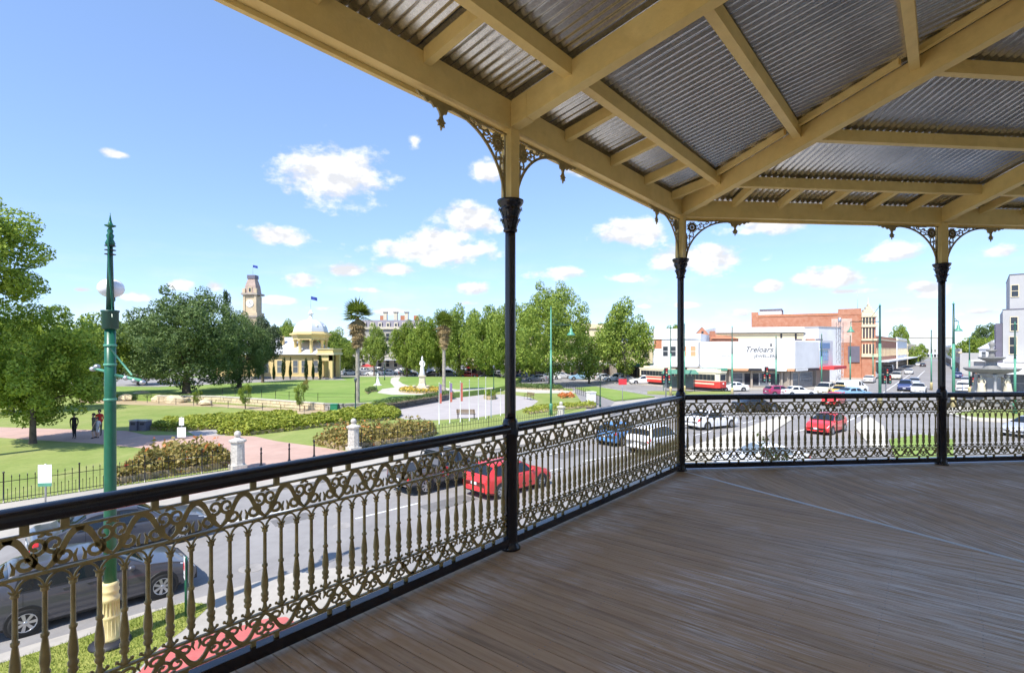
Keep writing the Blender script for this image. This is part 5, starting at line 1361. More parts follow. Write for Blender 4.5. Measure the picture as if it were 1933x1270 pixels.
for lab, k, px, py, c in (('pale car at the left end of the parked row before the shops', 'hatch', 1062, 714, 'silver'), ('light blue wagon second in the parked row before the shops', 'suv', 1094, 717, 'skyblue'), ('white car third in the parked row before the shops', 'hatch', 1122, 717, 'white'), ('silver car in the middle of the parked row before the shops', 'sedan', 1143, 718, 'silver'),
    ('grey car right of the middle of the parked row', 'suv', 1160, 720, 'white'), ('white car second from the right of the parked row', 'hatch', 1184, 721, 'silver'), ('white four wheel drive at the right end of the parked row, before the trams', 'suv', 1212, 725, 'white'), ('white sedan just right of the second tram', 'sedan', 1382, 738, 'white')):
    carpx(k, lab, px, py, random.choice((88, 92, 270)), c, **pk)
pk['group'] = 'cars parked behind the park'
for i, (k, px, py, c) in enumerate((('sedan',648,703,'silver'),('hatch',664,708,'white'),('sedan',690,704,'grey'),('sedan',706,709,'white'),('suv',722,704,'black'),('sedan',738,708,'white'),('hatch',754,705,'silver'),('suv',771,710,'black'),('sedan',790,706,'grey'),
     ('hatch',814,711,'black'),('sedan',830,707,'white'),('suv',850,711,'grey'),('hatch',868,708,'maroon'),('hatch',886,713,'red'),('hatch',908,709,'red'),('sedan',925,715,'black'),('suv',943,713,'grey'),('sedan',992,714,'navy'),('hatch',1012,720,'grey'),('sedan',1038,716,'white'))):
    where = ['right of the domed hall','beside the taller palm trunk','before the ornate hotel','before the ornate hotel, nearer the lawn','before the ornate hotel doorway','left of the white statue, on the park side','left of the white statue, far side','directly left of the white statue','directly right of the white statue','left of the shorter palm','behind the shorter palm trunk','right of the shorter palm','left of the red pair','left of the two red ones','right of the two red ones','left of the nearest column','hidden mostly by the nearest column','under the largest street tree, left','under the largest street tree trunk','under the largest street tree, right'][i]
    carpx(k, f'{c} parked car {where}', px, py, 92 if i % 3 else 272, c, **pk)
# lettering and logo on the pickup's near door
side = -KINDS['ute']['W']/2
lg = MB(); lg.stroke(spiral(0,0,.17,.17,R(-25),R(205),14), .10, .004); lg.stroke([(-.155,-.07),(-.15,-.2)], .10, .004); lg.stroke([(.155,-.07),(.15,-.2)], .10, .004)
lg.build('logo', 'sign_red', ute).matrix_local = Matrix.Translation((-.62, side-.012, .86))
lw = MB(); lw.box(-.02,-.003,-.2,.02,.003,-.05); lw.build('logo_mark', 'sign_white', ute).matrix_local = Matrix.Translation((-.62, side-.014, .86))
text('lettering', 'ARFTEC', .20, 'sign_white', ute, Matrix.Translation((.12, side-.014, .86)) @ Matrix.Rotation(R(90), 4, 'X'), 0, .002)
# ================================================================ buildings
class B:
    """a building standing on a line from a to b (its face towards us), depth going away"""
    def __init__(s, name, label, a, b, depth, cat='building', group=None):
        s.a, s.b = Vector((a[0],a[1],0)), Vector((b[0],b[1],0)); s.u = (s.b-s.a).normalized(); s.L = (s.b-s.a).length
        s.n = Vector((s.u.y, -s.u.x, 0))
        if s.n.dot(-s.a) < 0: s.n = -s.n
        s.dep = depth; s.t = T(name, label, cat, (s.a.x, s.a.y, 0), 0, group)
    def P(s, x, y): p = s.u*x-s.n*y; return (p.x, p.y)      # y: into the building (negative = towards us)
    def box(s, nm, mat, x0, y0, z0, x1, y1, z1, parent=None):
        return MB().prism([s.P(x0,y0),s.P(x1,y0),s.P(x1,y1),s.P(x0,y1)], z0, z1).build(nm, mat, parent or s.t)
    def win(s, x0, z0, x1, z1, pane='pane_dark', fr='white_render', y=0.0, mull=True):
        w = s.box('window', pane, x0, y-.03, z0, x1, y-.005, z1)
        f = MB(); e = .09
        for q in ((x0-e,z1,x1+e,z1+e),(x0-e,z0-e,x1+e,z0),(x0-e,z0,x0,z1),(x1,z0,x1+e,z1)):
            f.prism([s.P(q[0],y-.09),s.P(q[2],y-.09),s.P(q[2],y-.004),s.P(q[0],y-.004)], q[1], q[3])
        if mull: f.prism([s.P(x0,y-.06),s.P(x1,y-.06),s.P(x1,y-.032),s.P(x0,y-.032)], (z0+z1)/2-.04, (z0+z1)/2+.04)
        f.build('frame', fr, w)
        return w
    def side_win(s, y0, z0, y1, z1, right=True, pane='pane_dark', fr='white_render'):
        x = s.L if right else 0; sg = 1 if right else -1
        w = s.box('window', pane, x+sg*.005, y0, z0, x+sg*.03, y1, z1)
        s.box('frame', fr, x+sg*.005, y0-.1, z0-.12, x+sg*.08, y1+.1, z0, w); s.box('frame', fr, x+sg*.005, y0-.1, z1, x+sg*.08, y1+.1, z1+.12, w)
    def mtx(s, x, z, y=-.03):
        p = s.P(x, y); r = Matrix((( s.u.x,0,s.n.x,p[0]),(s.u.y,0,s.n.y,p[1]),(0,1,0,z),(0,0,0,1)))
        if s.u.cross(Vector((0,0,1))).dot(s.n) < 0: pass
        return r
def gable_roof(b, nm, mat, x0, x1, y0, y1, z0, z1, hip=0.0):
    ym = (y0+y1)/2; v = [(*b.P(x0,y0),z0),(*b.P(x1,y0),z0),(*b.P(x1,y1),z0),(*b.P(x0,y1),z0),(*b.P(x0+hip,ym),z1),(*b.P(x1-hip,ym),z1)]
    return MB().add(v, [(0,1,5,4),(2,3,4,5),(0,4,3),(1,2,5),(3,2,1,0)]).build(nm, mat, b.t)

# ---- domed memorial hall
d = 102.0
hb = B('memorial_hall', 'yellow rendered hall with white iron roof and silver dome on columns', (PX(408,d), d), (PX(612,d), d), 9)
hb.box('wall', 'yellow_render', 0, 0, .7, hb.L, 9, 5.3)
hb.box('plinth', 'grey_stone', -.1, -.12, .7, hb.L+.1, 0, 1.25)
hb.box('eave', 'cream_render', -.5, -.5, 5.3, hb.L+.3, 9.4, 5.5)
split = (545-408)*d/F
gable_roof(hb, 'roof', 'iron_roof', -.6, split+3, -.6, 9.5, 5.51, 8.9, 4.2)
gable_roof(hb, 'front_roof', 'iron_roof', split-1.2, hb.L+.4, -.75, 8.0, 5.515, 8.3, 3.4)
hb.box('chimney', 'yellow_render', (520-408)*d/F, 2, 7.3, (526-408)*d/F, 2.7, 9.1)
for px in (485, 502, 528, 558, 574, 596): hb.win((px-408)*d/F-.45, 2.0, (px-408)*d/F+.45, 4.3, 'pane_mid', 'cream_render')
# entrance porch
px0, px1 = (606-408)*d/F, (632-408)*d/F
for a, b_ in ((px0, px0+.55), (px1-.7, px1)): hb.box('porch_pier', 'yellow_render', a, -1.4, .7, b_, -.75, 5.4)
hb.box('porch_pier', 'yellow_render', px1-.7, 2.6, .7, px1, 3.3, 5.4); hb.box('porch_back', 'shop_wall', px0, 3.4, .7, px1, 3.6, 5.4)
hb.box('porch_arch', 'yellow_render', px0, -1.4, 4.3, px1, -1.1, 5.4)
hb.box('porch_floor', 'grey_stone', px0-.3, -1.7, .7, px1+.3, 3.4, 1.0)
hb.box('porch_cornice', 'cream_render', px0-.35, -1.75, 5.4, px1+.35, 3.7, 5.8); hb.box('porch_parapet', 'yellow_render', px0-.15, -1.55, 5.8, px1+.15, 3.6, 6.5); hb.box('parapet_cap', 'cream_render', px0-.3, -1.7, 6.5, px1+.3, 3.7, 6.65)
dc = ((577-408)*d/F, 2.6); dx, dy = hb.P(*dc)
for i in range(8):
    a = 2*math.pi*(i+.5)/8; MB().lathe([(5.6,.42),(5.9,.42),(6.0,.32),(8.0,.29),(8.1,.42),(8.3,.45)], 10, dx+2.85*math.cos(a), dy+2.85*math.sin(a)).build('dome_column', 'yellow_render', hb.t)
MB().lathe([(8.3,3.0),(8.35,3.35),(8.8,3.35),(8.9,3.5),(9.2,3.55),(9.3,3.9),(9.55,3.9),(9.65,3.4),(9.9,3.3),(9.95,2.8)], 8, dx, dy, smooth=False, ph=R(22.5)).build('entablature', 'yellow_render', hb.t)
dome = MB().lathe([(9.9,3.25),(10.2,3.2)]+[(10.2+2.25*math.sin(t), 3.15*math.cos(t)) for t in [i*math.pi/2/9 for i in range(1,9)]]+[(12.45,.35)], 8, dx, dy, smooth=False, ph=R(22.5)).build('dome', 'iron_roof', hb.t)
for i in range(8):
    a = 2*math.pi*i/8; MB().ball((dx+2.55*math.cos(a), dy+2.55*math.sin(a), 10.95), .34, 6, 1).build('dormer', 'white_render', dome)
MB().lathe([(12.3,.6),(12.5,.55),(12.55,.35),(13.4,.33),(13.45,.6),(13.55,.6),(13.6,.45),(14.0,.3),(14.3,.05)], 8, dx, dy).build('lantern', 'white_render', dome)
def flag(root, x, y, z, h, s=1.0):
    MB().lathe([(0,.06*s),(h,.03*s),(h+.05,.07*s),(h+.12,.01)], 6, x, y, z).build('flagpole', 'white_render', root)
    mb = MB(); n = 6
    v = [(x+.05+s*1.5*i/n, y+.10*s*math.sin(i*1.3), z+h-.15-s*.06*i-j*.8*s) for i in range(n+1) for j in (0, 1)]
    mb.add(v, [(2*i,2*i+1,2*i+3,2*i+2) for i in range(n)]); mb.add([(a,b+.02,c) for a,b,c in v], [(2*i,2*i+2,2*i+3,2*i+1) for i in range(n)])
    mb.build('flag', 'flag_cloth', root)
flag(hb.t, dx, dy, 14.2, 2.9, .8)

# ---- clock tower
d = 172.0
ct = B('clock_tower', 'ornate cream clock tower with mansard crown above the dark trees', (PX(458,d), d), (PX(484,d), d), 4.5)
w = ct.L
ct.box('tower_shaft', 'tower_stone', 0, 0, 0, w, w, 16.2)
ct.box('belfry', 'tower_stone', -.1, -.1, 16.2, w+.1, w+.1, 17.0); ct.box('string_course', 'shop_wall', -.5, -.5, 17.0, w+.5, w+.5, 17.5); ct.box('balustrade', 'tower_stone', -.35, -.35, 17.5, w+.35, w+.35, 18.5)
ct.box('clock_stage', 'tower_stone', .25, .25, 18.5, w-.25, w-.25, 24.0)
for x in (.05, w-.75): ct.box('corner_pier', 'tower_stone', x, 0, 18.5, x+.7, .7, 24.2)
ct.box('cornice', 'shop_wall', -.4, -.4, 24.2, w+.4, w+.4, 24.8)
for x in (-.1, w-.8): ct.box('turret', 'tower_stone', x, -.1, 24.8, x+.9, .8, 26.3); 
v0, v1 = [( .3,.3),(w-.3,.3),(w-.3,w-.3),(.3,w-.3)], [(1.15,1.15),(w-1.15,1.15),(w-1.15,w-1.15),(1.15,w-1.15)]; vm = [(.55,.55),(w-.55,.55),(w-.55,w-.55),(.55,w-.55)]
mb = MB(); mb.hexa([(*ct.P(*p),24.8) for p in v0], [(*ct.P(*p),27.2) for p in vm]); mb.hexa([(*ct.P(*p),27.21) for p in vm], [(*ct.P(*p),29.6) for p in v1]); mb.build('mansard', 'tower_slate', ct.t)
ct.box('dormer', 'tower_stone', w/2-.6, .2, 24.8, w/2+.6, 1.4, 26.8); ct.box('dormer_window', 'pane_dark', w/2-.3, .16, 25.2, w/2+.3, .2, 26.4)
ct.box('cresting', 'dark_slate', .95, .95, 29.6, w-.95, w-.95, 30.8)
ct.box('tower_window', 'pane_dark', w/2-.5, -.04, 12.6, w/2+.5, 0, 15.6)
cx_, cy_ = ct.P(w/2, .22)
fc = MB(); fc.lathe([(0,1.25),(.08,1.25),(.10,1.1)], 20); o = fc.build('clock_face', 'white_marble', ct.t, (cx_, cy_, 21.4)); o.rotation_euler = (R(90), 0, math.atan2(ct.u.y, ct.u.x))
hn = MB(); hn.box(-.06,-.1,.105,.06,.85,.13); hn.box(-.1,-.06,.132,.6,.06,.15)
for i in range(12):
    a = i*math.pi/6; hn.box(.95*math.cos(a)-.06,.95*math.sin(a)-.06,.102,.95*math.cos(a)+.06,.95*math.sin(a)+.06,.12)
hn.build('clock_hands', 'lettering', o)
flag(ct.t, *ct.P(w/2, w/2), 30.8, 3.6, 1.0)

# ---- ornate hotel behind the street trees
d = 152.0
ht = B('ornate_hotel', 'ornate grey and cream hotel with slate mansard roof and tall chimneys', (PX(664,d), d), (PX(800,d), d), 14)
ht.box('wall', 'hotel_stone', 0, 0, 0, ht.L, 14, 12.3); ht.box('cornice', 'monument_stone', -.4, -.5, 12.3, ht.L+.4, 14, 12.9)
mb = MB(); mb.hexa([(*ht.P(*p),12.9) for p in ((0,.3),(ht.L,.3),(ht.L,13),(0,13))], [(*ht.P(*p),15.0) for p in ((.8,1.4),(ht.L-.8,1.4),(ht.L-.8,12),(.8,12))]); mb.build('mansard', 'dark_slate', ht.t)
for i in range(9):
    x = 1.2+i*(ht.L-2.4)/8; ht.box('dormer', 'monument_stone', x-.5, .15, 12.9, x+.5, 1.4, 14.3); ht.box('dormer_window', 'pane_dark', x-.28, .11, 13.1, x+.28, .15, 13.9)
    for z in (1.5, 5.2, 8.9): ht.win(x-.5, z, x+.5, z+2.2, 'pane_dark', 'monument_stone')
for z in (4.5, 8.2): ht.box('string_course', 'monument_stone', 0, -.2, z, ht.L, -.005, z+.25)
for px in (722, 742, 763): x = (px-664)*d/F; ht.box('chimney', 'monument_stone', x-.5, 3, 14.5, x+.5, 4.2, 17.2); ht.box('chimney_cap', 'grey_stone', x-.65, 2.85, 17.2, x+.65, 4.35, 17.5)
for px in (712, 752, 778): x = (px-664)*d/F; ht.box('chimney_pots', 'terracotta', x-.7, 6, 14.8, x+.7, 7, 16.6)
ht.box('verandah_canopy', 'iron_roof', 6, -2.6, 3.4, ht.L, -.1, 3.6)

# ---- shops along the back of the park
def shop_row(name, label, px0, px1, d, h, mat, wins, awn='iron_roof', hood=3.2, upper=True):
    b = B(name, label, (PX(px0,d), d), (PX(px1,d), d), 12)
    b.box('wall', mat, 0, 0, 3.3, b.L, 12, h); b.box('ground_wall', 'shop_wall', 0, .3, 0, b.L, 11, 3.3)
    b.box('cornice', mat, -.15, -.35, h, b.L+.15, .5, h+.45); b.box('parapet', mat, 0, 0, h+.45, b.L, .35, h+1.1)
    b.box('awning', awn, -.1, -3.0, hood, b.L+.1, -.02, hood+.25); b.box('awning_fascia', awn, -.1, -3.1, hood-.35, b.L+.1, -3.02, hood+.3)
    n = max(2, int(b.L/2.6))
    for i in range(n):
        x = (i+.5)*b.L/n; b.win(x-1.0, .5, x+1.0, 2.6, 'pane_dark', 'shop_wall', .3, False)
        MB().lathe([(0,.07),(hood-.3,.06)], 6, *b.P(x, -2.85)).build('awning_post', 'shop_wall', b.t)
        if upper: b.win(x-.5, 4.7, x+.5, 6.7, 'pane_dark', 'cream_render')
    return b
shop_row('shop', 'row of cream two storey shops behind the largest street tree', 880, 1060, 128, 8.6, 'cream_render', 6)
b = shop_row('shop', 'cream parapet building seen between the two large street trees', 1062, 1160, 122, 11.3, 'cream_render', 4, hood=3.4)
shop_row('shop', 'cream verandah shop behind the parked row, left of the white building', 1162, 1232, 114, 7.0, 'cream_render', 3, awn='awning_green')
bw = B('shop', 'white two storey building with sash windows beside the corner column', (PX(1234,100), 100), (PX(1322,96), 96), 11)
bw.box('wall', 'white_render', 0, 0, 3.3, bw.L, 11, 9.3); bw.box('ground_wall', 'shop_wall', 0, .2, 0, bw.L, 10, 3.3); bw.box('cornice', 'white_render', -.15, -.25, 8.4, bw.L+.1, -.003, 8.6); bw.box('parapet', 'white_render', 0, 0, 9.3, bw.L*.62, .4, 10.3)
for px in (1257, 1272, 1292, 1309): x = (px-1234)/88*bw.L; bw.win(x-.45, 5.2, x+.45, 7.0, 'pane_dark' if px < 1290 else 'sign_orange', 'white_render')
bw.box('arch_gable', 'terracotta', .1, -.02, 6.6, 1.5, -.003, 8.3)
bw.box('awning', 'iron_roof', -.1, -2.6, 3.3, bw.L, -.02, 3.5)
# ---- the white jewellers' shop
d = 88.0
tr_ = B('jeweller_shop', 'white jewellery shop with script lettering, over dark shopfront windows', (PX(1322,89), 89), (PX(1500,85), 85), 14)
tr_.box('upper_wall', 'white_render', 0, 0, 3.35, tr_.L, 14, 7.75); tr_.box('ground_wall', 'shop_wall', 0, 1.4, 0, tr_.L, 13, 3.35); tr_.box('soffit', 'cream_render', 0, 0, 3.2, tr_.L, 1.4, 3.345)
tr_.box('raised_parapet', 'white_render', tr_.L*.42, .0, 7.75, tr_.L, .4, 8.25)
sg = [(0.0,.30,'green_paint_pale'),(.36,.52,'sign_orange'),(.525,.66,'sign_black'),(.665,.72,'sign_white'),(.725,.80,'sign_black'),(.805,.92,'sign_white'),(.925,1.0,'sign_orange')]
for a, b_, m_ in sg: tr_.box('sign_panel', m_, a*tr_.L, -.12, 2.95, b_*tr_.L-.05, -.02, 3.34)
for i, (a, b_, m_) in enumerate(((.03,.10,'pane_dark'),(.12,.20,'pane_mid'),(.36,.47,'pane_mid'),(.49,.56,'pane_dark'),(.575,.645,'pane_dark'),(.655,.75,'pane_mid'),(.77,.86,'pane_dark'),(.90,.97,'pane_dark'))):
    tr_.win(a*tr_.L, .5 if i != 7 else .1, b_*tr_.L, 2.5, m_, 'grey_render', 1.4, i in (2, 5))
for a in (.33, .565, .88, .985): tr_.box('pier', 'shop_wall', a*tr_.L-.15, .9, 0, a*tr_.L+.15, 1.38, 3.19)
text('script_lettering', 'Treloars', 1.22, 'lettering', tr_.t, tr_.mtx((1434-1322)/178*tr_.L, 6.05, -.025), .35, .02, 1.0)
text('lettering', 'JEWELLERS', .62, 'lettering', tr_.t, tr_.mtx((1447-1322)/178*tr_.L, 5.15, -.025), 0, .02, 1.15)
text('faint_lettering', 'GOLD', .5, 'lettering_faint', tr_.t, tr_.mtx((1372-1322)/178*tr_.L, 5.35, -.025), 0, .02)
tr_.box('crown_mark', 'lettering', (1457-1322)/178*tr_.L-.12, -.03, 6.9, (1457-1322)/178*tr_.L+.12, -.003, 7.4)
# chamfered corner of the same shop
tc_ = B('shop', 'plain white chamfered corner of the jewellery shop with blue seats below', (PX(1501,85), 85), (PX(1546,90), 90), 8)
tc_.box('upper_wall', 'white_render', 0, 0, 3.35, tc_.L, 8, 7.75); tc_.box('ground_wall', 'shop_wall', .2, 1.0, 0, tc_.L-.1, 7.5, 3.35); tc_.box('sign_panel', 'sign_white', .2, -.1, 2.95, tc_.L*.5, -.02, 3.3); tc_.box('sign_panel', 'sign_black', tc_.L*.52, -.1, 2.95, tc_.L, -.02, 3.3)
tc_.win(.8, .4, 2.9, 2.6, 'pane_mid', 'grey_render', 1.0); tc_.win(3.6, .4, tc_.L-.4, 2.6, 'pane_mid', 'grey_render', 1.0)
# ---- blue and white shop, white fly tower, lattice mast
bs = B('shop', 'narrow blue and white shop with red awning at the far street corner', (PX(1547,91), 91), (PX(1572,98), 98), 9)
bs.box('wall', 'white_render', 0, 0, 3.2, bs.L, 9, 8.0); bs.box('blue_band', 'sign_blue', .1, -.06, 6.6, bs.L*.75, -.003, 7.6); bs.box('blue_panel', 'paint_skyblue', .1, -.05, 3.9, bs.L*.6, -.003, 6.4); bs.box('awning', 'awning_red', 0, -2.2, 3.0, bs.L, -.02, 3.5); bs.box('ground_wall', 'shop_wall', 0, .5, 0, bs.L, 8, 3.2)
for i in range(4): bs.win(.4+i*1.5, 4.6, 1.3+i*1.5, 6.0, 'pane_mid', 'sign_blue')
ft = B('shop', 'tall plain white block beside the lattice mast', (PX(1545,104), 104), (PX(1588,108), 108), 8)
ft.box('wall', 'white_render', 0, 0, 0, ft.L, 8, 10.8); ft.box('coping', 'grey_render', -.1, -.1, 10.8, ft.L+.1, 8.1, 11.0)
ft.win(3.2, 4.2, 4.0, 6.6, 'pane_dark')
lm = T('lattice_mast', 'grey steel lattice mast against the red brick hall', 'mast', (PX(1585,100), 100, 0))
mb = MB()
for sx in (-.4,.4):
    for sy in (-.4,.4): mb.tube([(sx,sy,0),(sx,sy,11.6)], .05, 4)
for k in range(14):
    z = k*.82; s_ = 1 if k % 2 else -1
    mb.tube([(-.4*s_,-.4,z),(.4*s_,-.4,z+.82)], .03, 4); mb.tube([(-.4,-.4,z),(.4,-.4,z)], .03, 4); mb.tube([(-.4,.4*s_,z),(-.4,-.4*s_,z+.82)], .03, 4)
mb.build('lattice', 'steel', lm); MB().lathe([(11.6,.25),(11.8,.3),(12.4,.3),(12.5,.1)], 8).build('antenna', 'steel', lm)
# ---- cream long building and brick gable behind
cb = B('warehouse', 'long cream building with flat white roof behind the jewellery shop', (PX(1352,110), 110), (PX(1546,106), 106), 16)
cb.box('wall', 'cream_render', 0, 0, 0, cb.L, 16, 9.9); cb.box('roof_edge', 'white_render', -.1, -.2, 9.9, cb.L+.1, 16, 11.0); cb.box('gutter', 'sign_black', 0, -.32, 9.6, cb.L, -.205, 9.75)
for px in (1476, 1503): x = (px-1352)/194*cb.L; cb.box('downpipe', 'sign_black', x-.15, -.25, 8.2, x+.15, -.02, 9.6)
for px, wpx in ((1407,8),(1428,10),(1455,10),(1492,14),(1515,14),(1533,10)): x = (px-1352)/194*cb.L; cb.box('roof_vent', 'dark_slate' if px != 1515 else 'terracotta', x, -3.0, 8.0, x+wpx*.1, -2.0, 8.5)
gb = B('brick_house', 'orange brick gabled house behind the white shop parapet', (PX(1310,106), 106), (PX(1342,106), 106), 8)
gb.box('wall', 'red_brick', 0, 0, 0, gb.L, 8, 9.0)
mb = MB(); mb.add([(*gb.P(0,0),9.0),(*gb.P(gb.L,0),9.0),(*gb.P(gb.L/2,0),10.9),(*gb.P(0,.3),9.0),(*gb.P(gb.L,.3),9.0),(*gb.P(gb.L/2,.3),10.9)], [(0,1,2),(5,4,3),(0,2,5,3),(1,4,5,2)]); mb.build('gable', 'red_brick', gb.t)
mb = MB(); mb.add([(*gb.P(-.2,.31),8.95),(*gb.P(gb.L/2,.31),11.0),(*gb.P(gb.L/2,8),11.0),(*gb.P(-.2,8),8.95),(*gb.P(gb.L+.2,.31),8.95),(*gb.P(gb.L+.2,8),8.95)], [(0,1,2,3),(1,4,5,2)]); mb.build('roof', 'iron_roof', gb.t)
gb.box('gable_vent', 'pane_dark', gb.L/2-.2, -.03, 9.6, gb.L/2+.2, -.003, 10.1)
b2 = B('brick_house', 'low orange brick wing with chimney, right of the gabled brick house', (PX(1343,107), 107), (PX(1394,108), 108), 6); b2.box('wall', 'red_brick', 0, 0, 0, b2.L, 6, 8.6); gable_roof(b2, 'roof', 'terracotta', 0, b2.L, -.2, 6, 8.61, 9.6, 1.2); b2.box('chimney', 'red_brick', .6, 1, 8.6, 1.4, 1.8, 10.2)
# ---- red brick hall
d = 122.0
rb = B('brick_hall', 'large red brick hall with ornate cream gabled front on the far street', (PX(1421,128), 128), (PX(1626,118), 118), 18)
rb.box('wall', 'red_brick', 0, 0, 0, rb.L, 18, 14.2); rb.box('parapet', 'terracotta', 0, -.1, 14.2, rb.L*.80, .3, 14.75); rb.box('raised_parapet', 'red_brick', rb.L*.80, -.05, 14.2, rb.L, .5, 15.6); rb.box('back_pier', 'red_brick', -.3, -.2, 0, 1.2, 1, 15.4)
rb.box('painted_panel', 'faded_paint', rb.L*.74, -.05, 8.0, rb.L*.92, -.006, 13.4)
rb.box('billboard', 'dark_slate', rb.L*.885, -.25, 3.6, rb.L*.985, -.06, 7.2)
rb.box('loft_box', 'white_render', 1.6, 2, 14.2, 6.2, 5, 15.9); rb.box('loft_roof', 'dark_slate', 1.4, 1.8, 15.9, 6.4, 5.2, 16.2); rb.box('loft_end', 'dark_slate', 6.2, 2.2, 14.8, 6.6, 4.8, 15.9)
fx = rb.L
# ornate front, its face turned to the far street
rb.box('front_wall', 'red_brick', fx, -.5, 0, fx+2.6, 10, 13.6)
for z, h_, o_ in ((4.8,.7,.35),(8.4,.4,.25),(11.4,.6,.4),(13.6,.5,.35)): rb.box('cornice', 'cream_render', fx-.05, -.5-o_, z, fx+2.6+o_, 10, z+h_)
for z0, z1 in ((5.6,7.6),(9.0,11.2),(12.1,13.5)):
    for k in range(4):
        rb.box('window', 'pane_dark', fx+.25+k*.58, -.56, z0, fx+.55+k*.58, -.505, z1); rb.box('pilaster', 'cream_render', fx+.02+k*.58, -.68, z0-.1, fx+.2+k*.58, -.505, z1+.1)
    for k in range(5): rb.side_win(.6+k*1.9, z0, 1.6+k*1.9, z1, True)
for k, (a, b_, z1) in enumerate(((0,2.6,14.7),(.35,2.25,15.3),(.75,1.85,15.9),(1.1,1.5,16.4))): rb.box('gable_stage', 'cream_render', fx+a, -.55-.03*k, 14.1 if k == 0 else (14.7,15.3,15.9)[k-1], fx+b_, 3-.5*k, z1)
MB().lathe([(16.4,.2),(16.55,.28),(16.7,.1),(17.2,.05),(18.0,.02)], 8, *rb.P(fx+1.3, .3)).build('finial', 'cream_render', rb.t); MB().lathe([(14.5,.05),(19.6,.02)], 5, *rb.P(fx-.6, 1)).build('mast', 'steel', rb.t)
# ---- houses further down the far street
def row(name, label, px0, d0, px1, d1, h, mat, par=.8, awn=None, depth=10):
    b = B(name, label, (PX(px0,d0), d0), (PX(px1,d1), d1), depth)
    b.box('wall', mat, 0, 0, 0, b.L, depth, h); b.box('cornice', 'cream_render', -.1, -.3, h, b.L+.1, .4, h+.35); b.box('parapet', mat, 0, 0, h+.35, b.L, .4, h+.35+par)
    n = max(2, int(b.L/3.2))
    for i in range(n):
        x = (i+.5)*b.L/n; b.win(x-.55, 4.6, x+.55, min(h-.7, 6.8), 'pane_dark', 'cream_render'); b.win(x-1.1, .5, x+1.1, 2.6, 'pane_dark', 'shop_wall', 0, False)
    if awn: b.box('awning', awn, 0, -3.2, 3.2, b.L, -.02, 3.45)
    return b
row('shop', 'orange brick shop with cream trim next to the red brick hall', 1650, 138, 1692, 178, 9.0, 'red_brick', awn='iron_roof')
row('shop', 'white gabled shop further down the far street', 1694, 182, 1712, 215, 9.6, 'white_render', awn='iron_roof'); row('shop', 'pale shop row at the far left side of the vanishing street', 1713, 220, 1728, 300, 8.0, 'cream_render', awn='iron_roof')
row('warehouse', 'long white building closing the view of the far street', 1690, 420, 1800, 430, 16, 'white_render', depth=30); row('warehouse', 'low white building on the skyline left of the far street', 1655, 380, 1700, 380, 12, 'white_render', depth=20)
row('shop', 'pale blue grey shop on the right side of the far street', 1780, 300, 1796, 200, 7.0, 'white_render'); row('shop', 'dark roofed shop right of the rightmost column', 1798, 190, 1812, 140, 5.5, 'grey_render')
hw = B('white_house', 'white gabled house between the fountain bowl and the grey building', (PX(1848,130), 130), (PX(1886,126), 126), 10)
hw.box('wall', 'white_render', 0, 0, 0, hw.L, 10, 6.6); gable_roof(hw, 'roof', 'iron_roof', -.3, hw.L+.3, -.3, 10.3, 6.61, 9.6, 1.8)
for k in range(3): hw.win(.6+k*1.6, 4.2, 1.5+k*1.6, 5.9, 'pane_mid')
hk = B('kiosk', 'pale flat roofed kiosk behind the fountain', (PX(1838,100), 100), (PX(1872,98), 98), 6); hk.box('wall', 'grey_render', 0, 0, 0, hk.L, 6, 4.2); hk.box('roof', 'white_render', -.3, -.6, 4.2, hk.L+.3, 6, 4.5); hk.win(.6, 1, hk.L-.6, 2.8, 'pane_dark')
# ---- grey building at the right edge
gr = B('grey_building', 'pale grey stepped building cut by the right edge', (PX(1893,76), 76), (PX(1893,76)+14.2, 76-12.5), 14)
gr.box('wall', 'grey_render', 0, 0, 4.6, gr.L, 14, 12.1); gr.box('upper_wall', 'grey_render', .75, .8, 12.1, gr.L, 14, 17.1); gr.box('coping', 'dark_slate', -.05, -.06, 12.1, gr.L, .78, 12.22); gr.box('upper_coping', 'dark_slate', .7, .74, 17.1, gr.L, 14, 17.22)
gr.box('slate_band', 'dark_slate', -.75, .3, 3.4, -.02, 9, 10.2); gr.box('ground_wall', 'grey_stone', .4, 1.2, 0, gr.L, 13, 4.6); gr.box('canopy', 'white_render', -.6, -2.4, 3.0, gr.L, -.05, 4.5)
for px, z0, z1, yy in ((1916,14.0,15.6,.8),(1960,14.0,15.6,.8),(1914,9.1,11.0,0),(1912,5.8,8.2,0),(1960,9.1,11.0,0),(1960,5.8,8.2,0)):
    x = (px-1893)*.056; gr.win(x-.35, z0, x+.35, z1, 'pane_dark', 'cream_render', yy)
for px in (1905, 1925, 1945, 1965): x = (px-1893)*.056; gr.win(x-.5, .4, x+.6, 2.8, 'pane_mid', 'grey_render', 1.2)
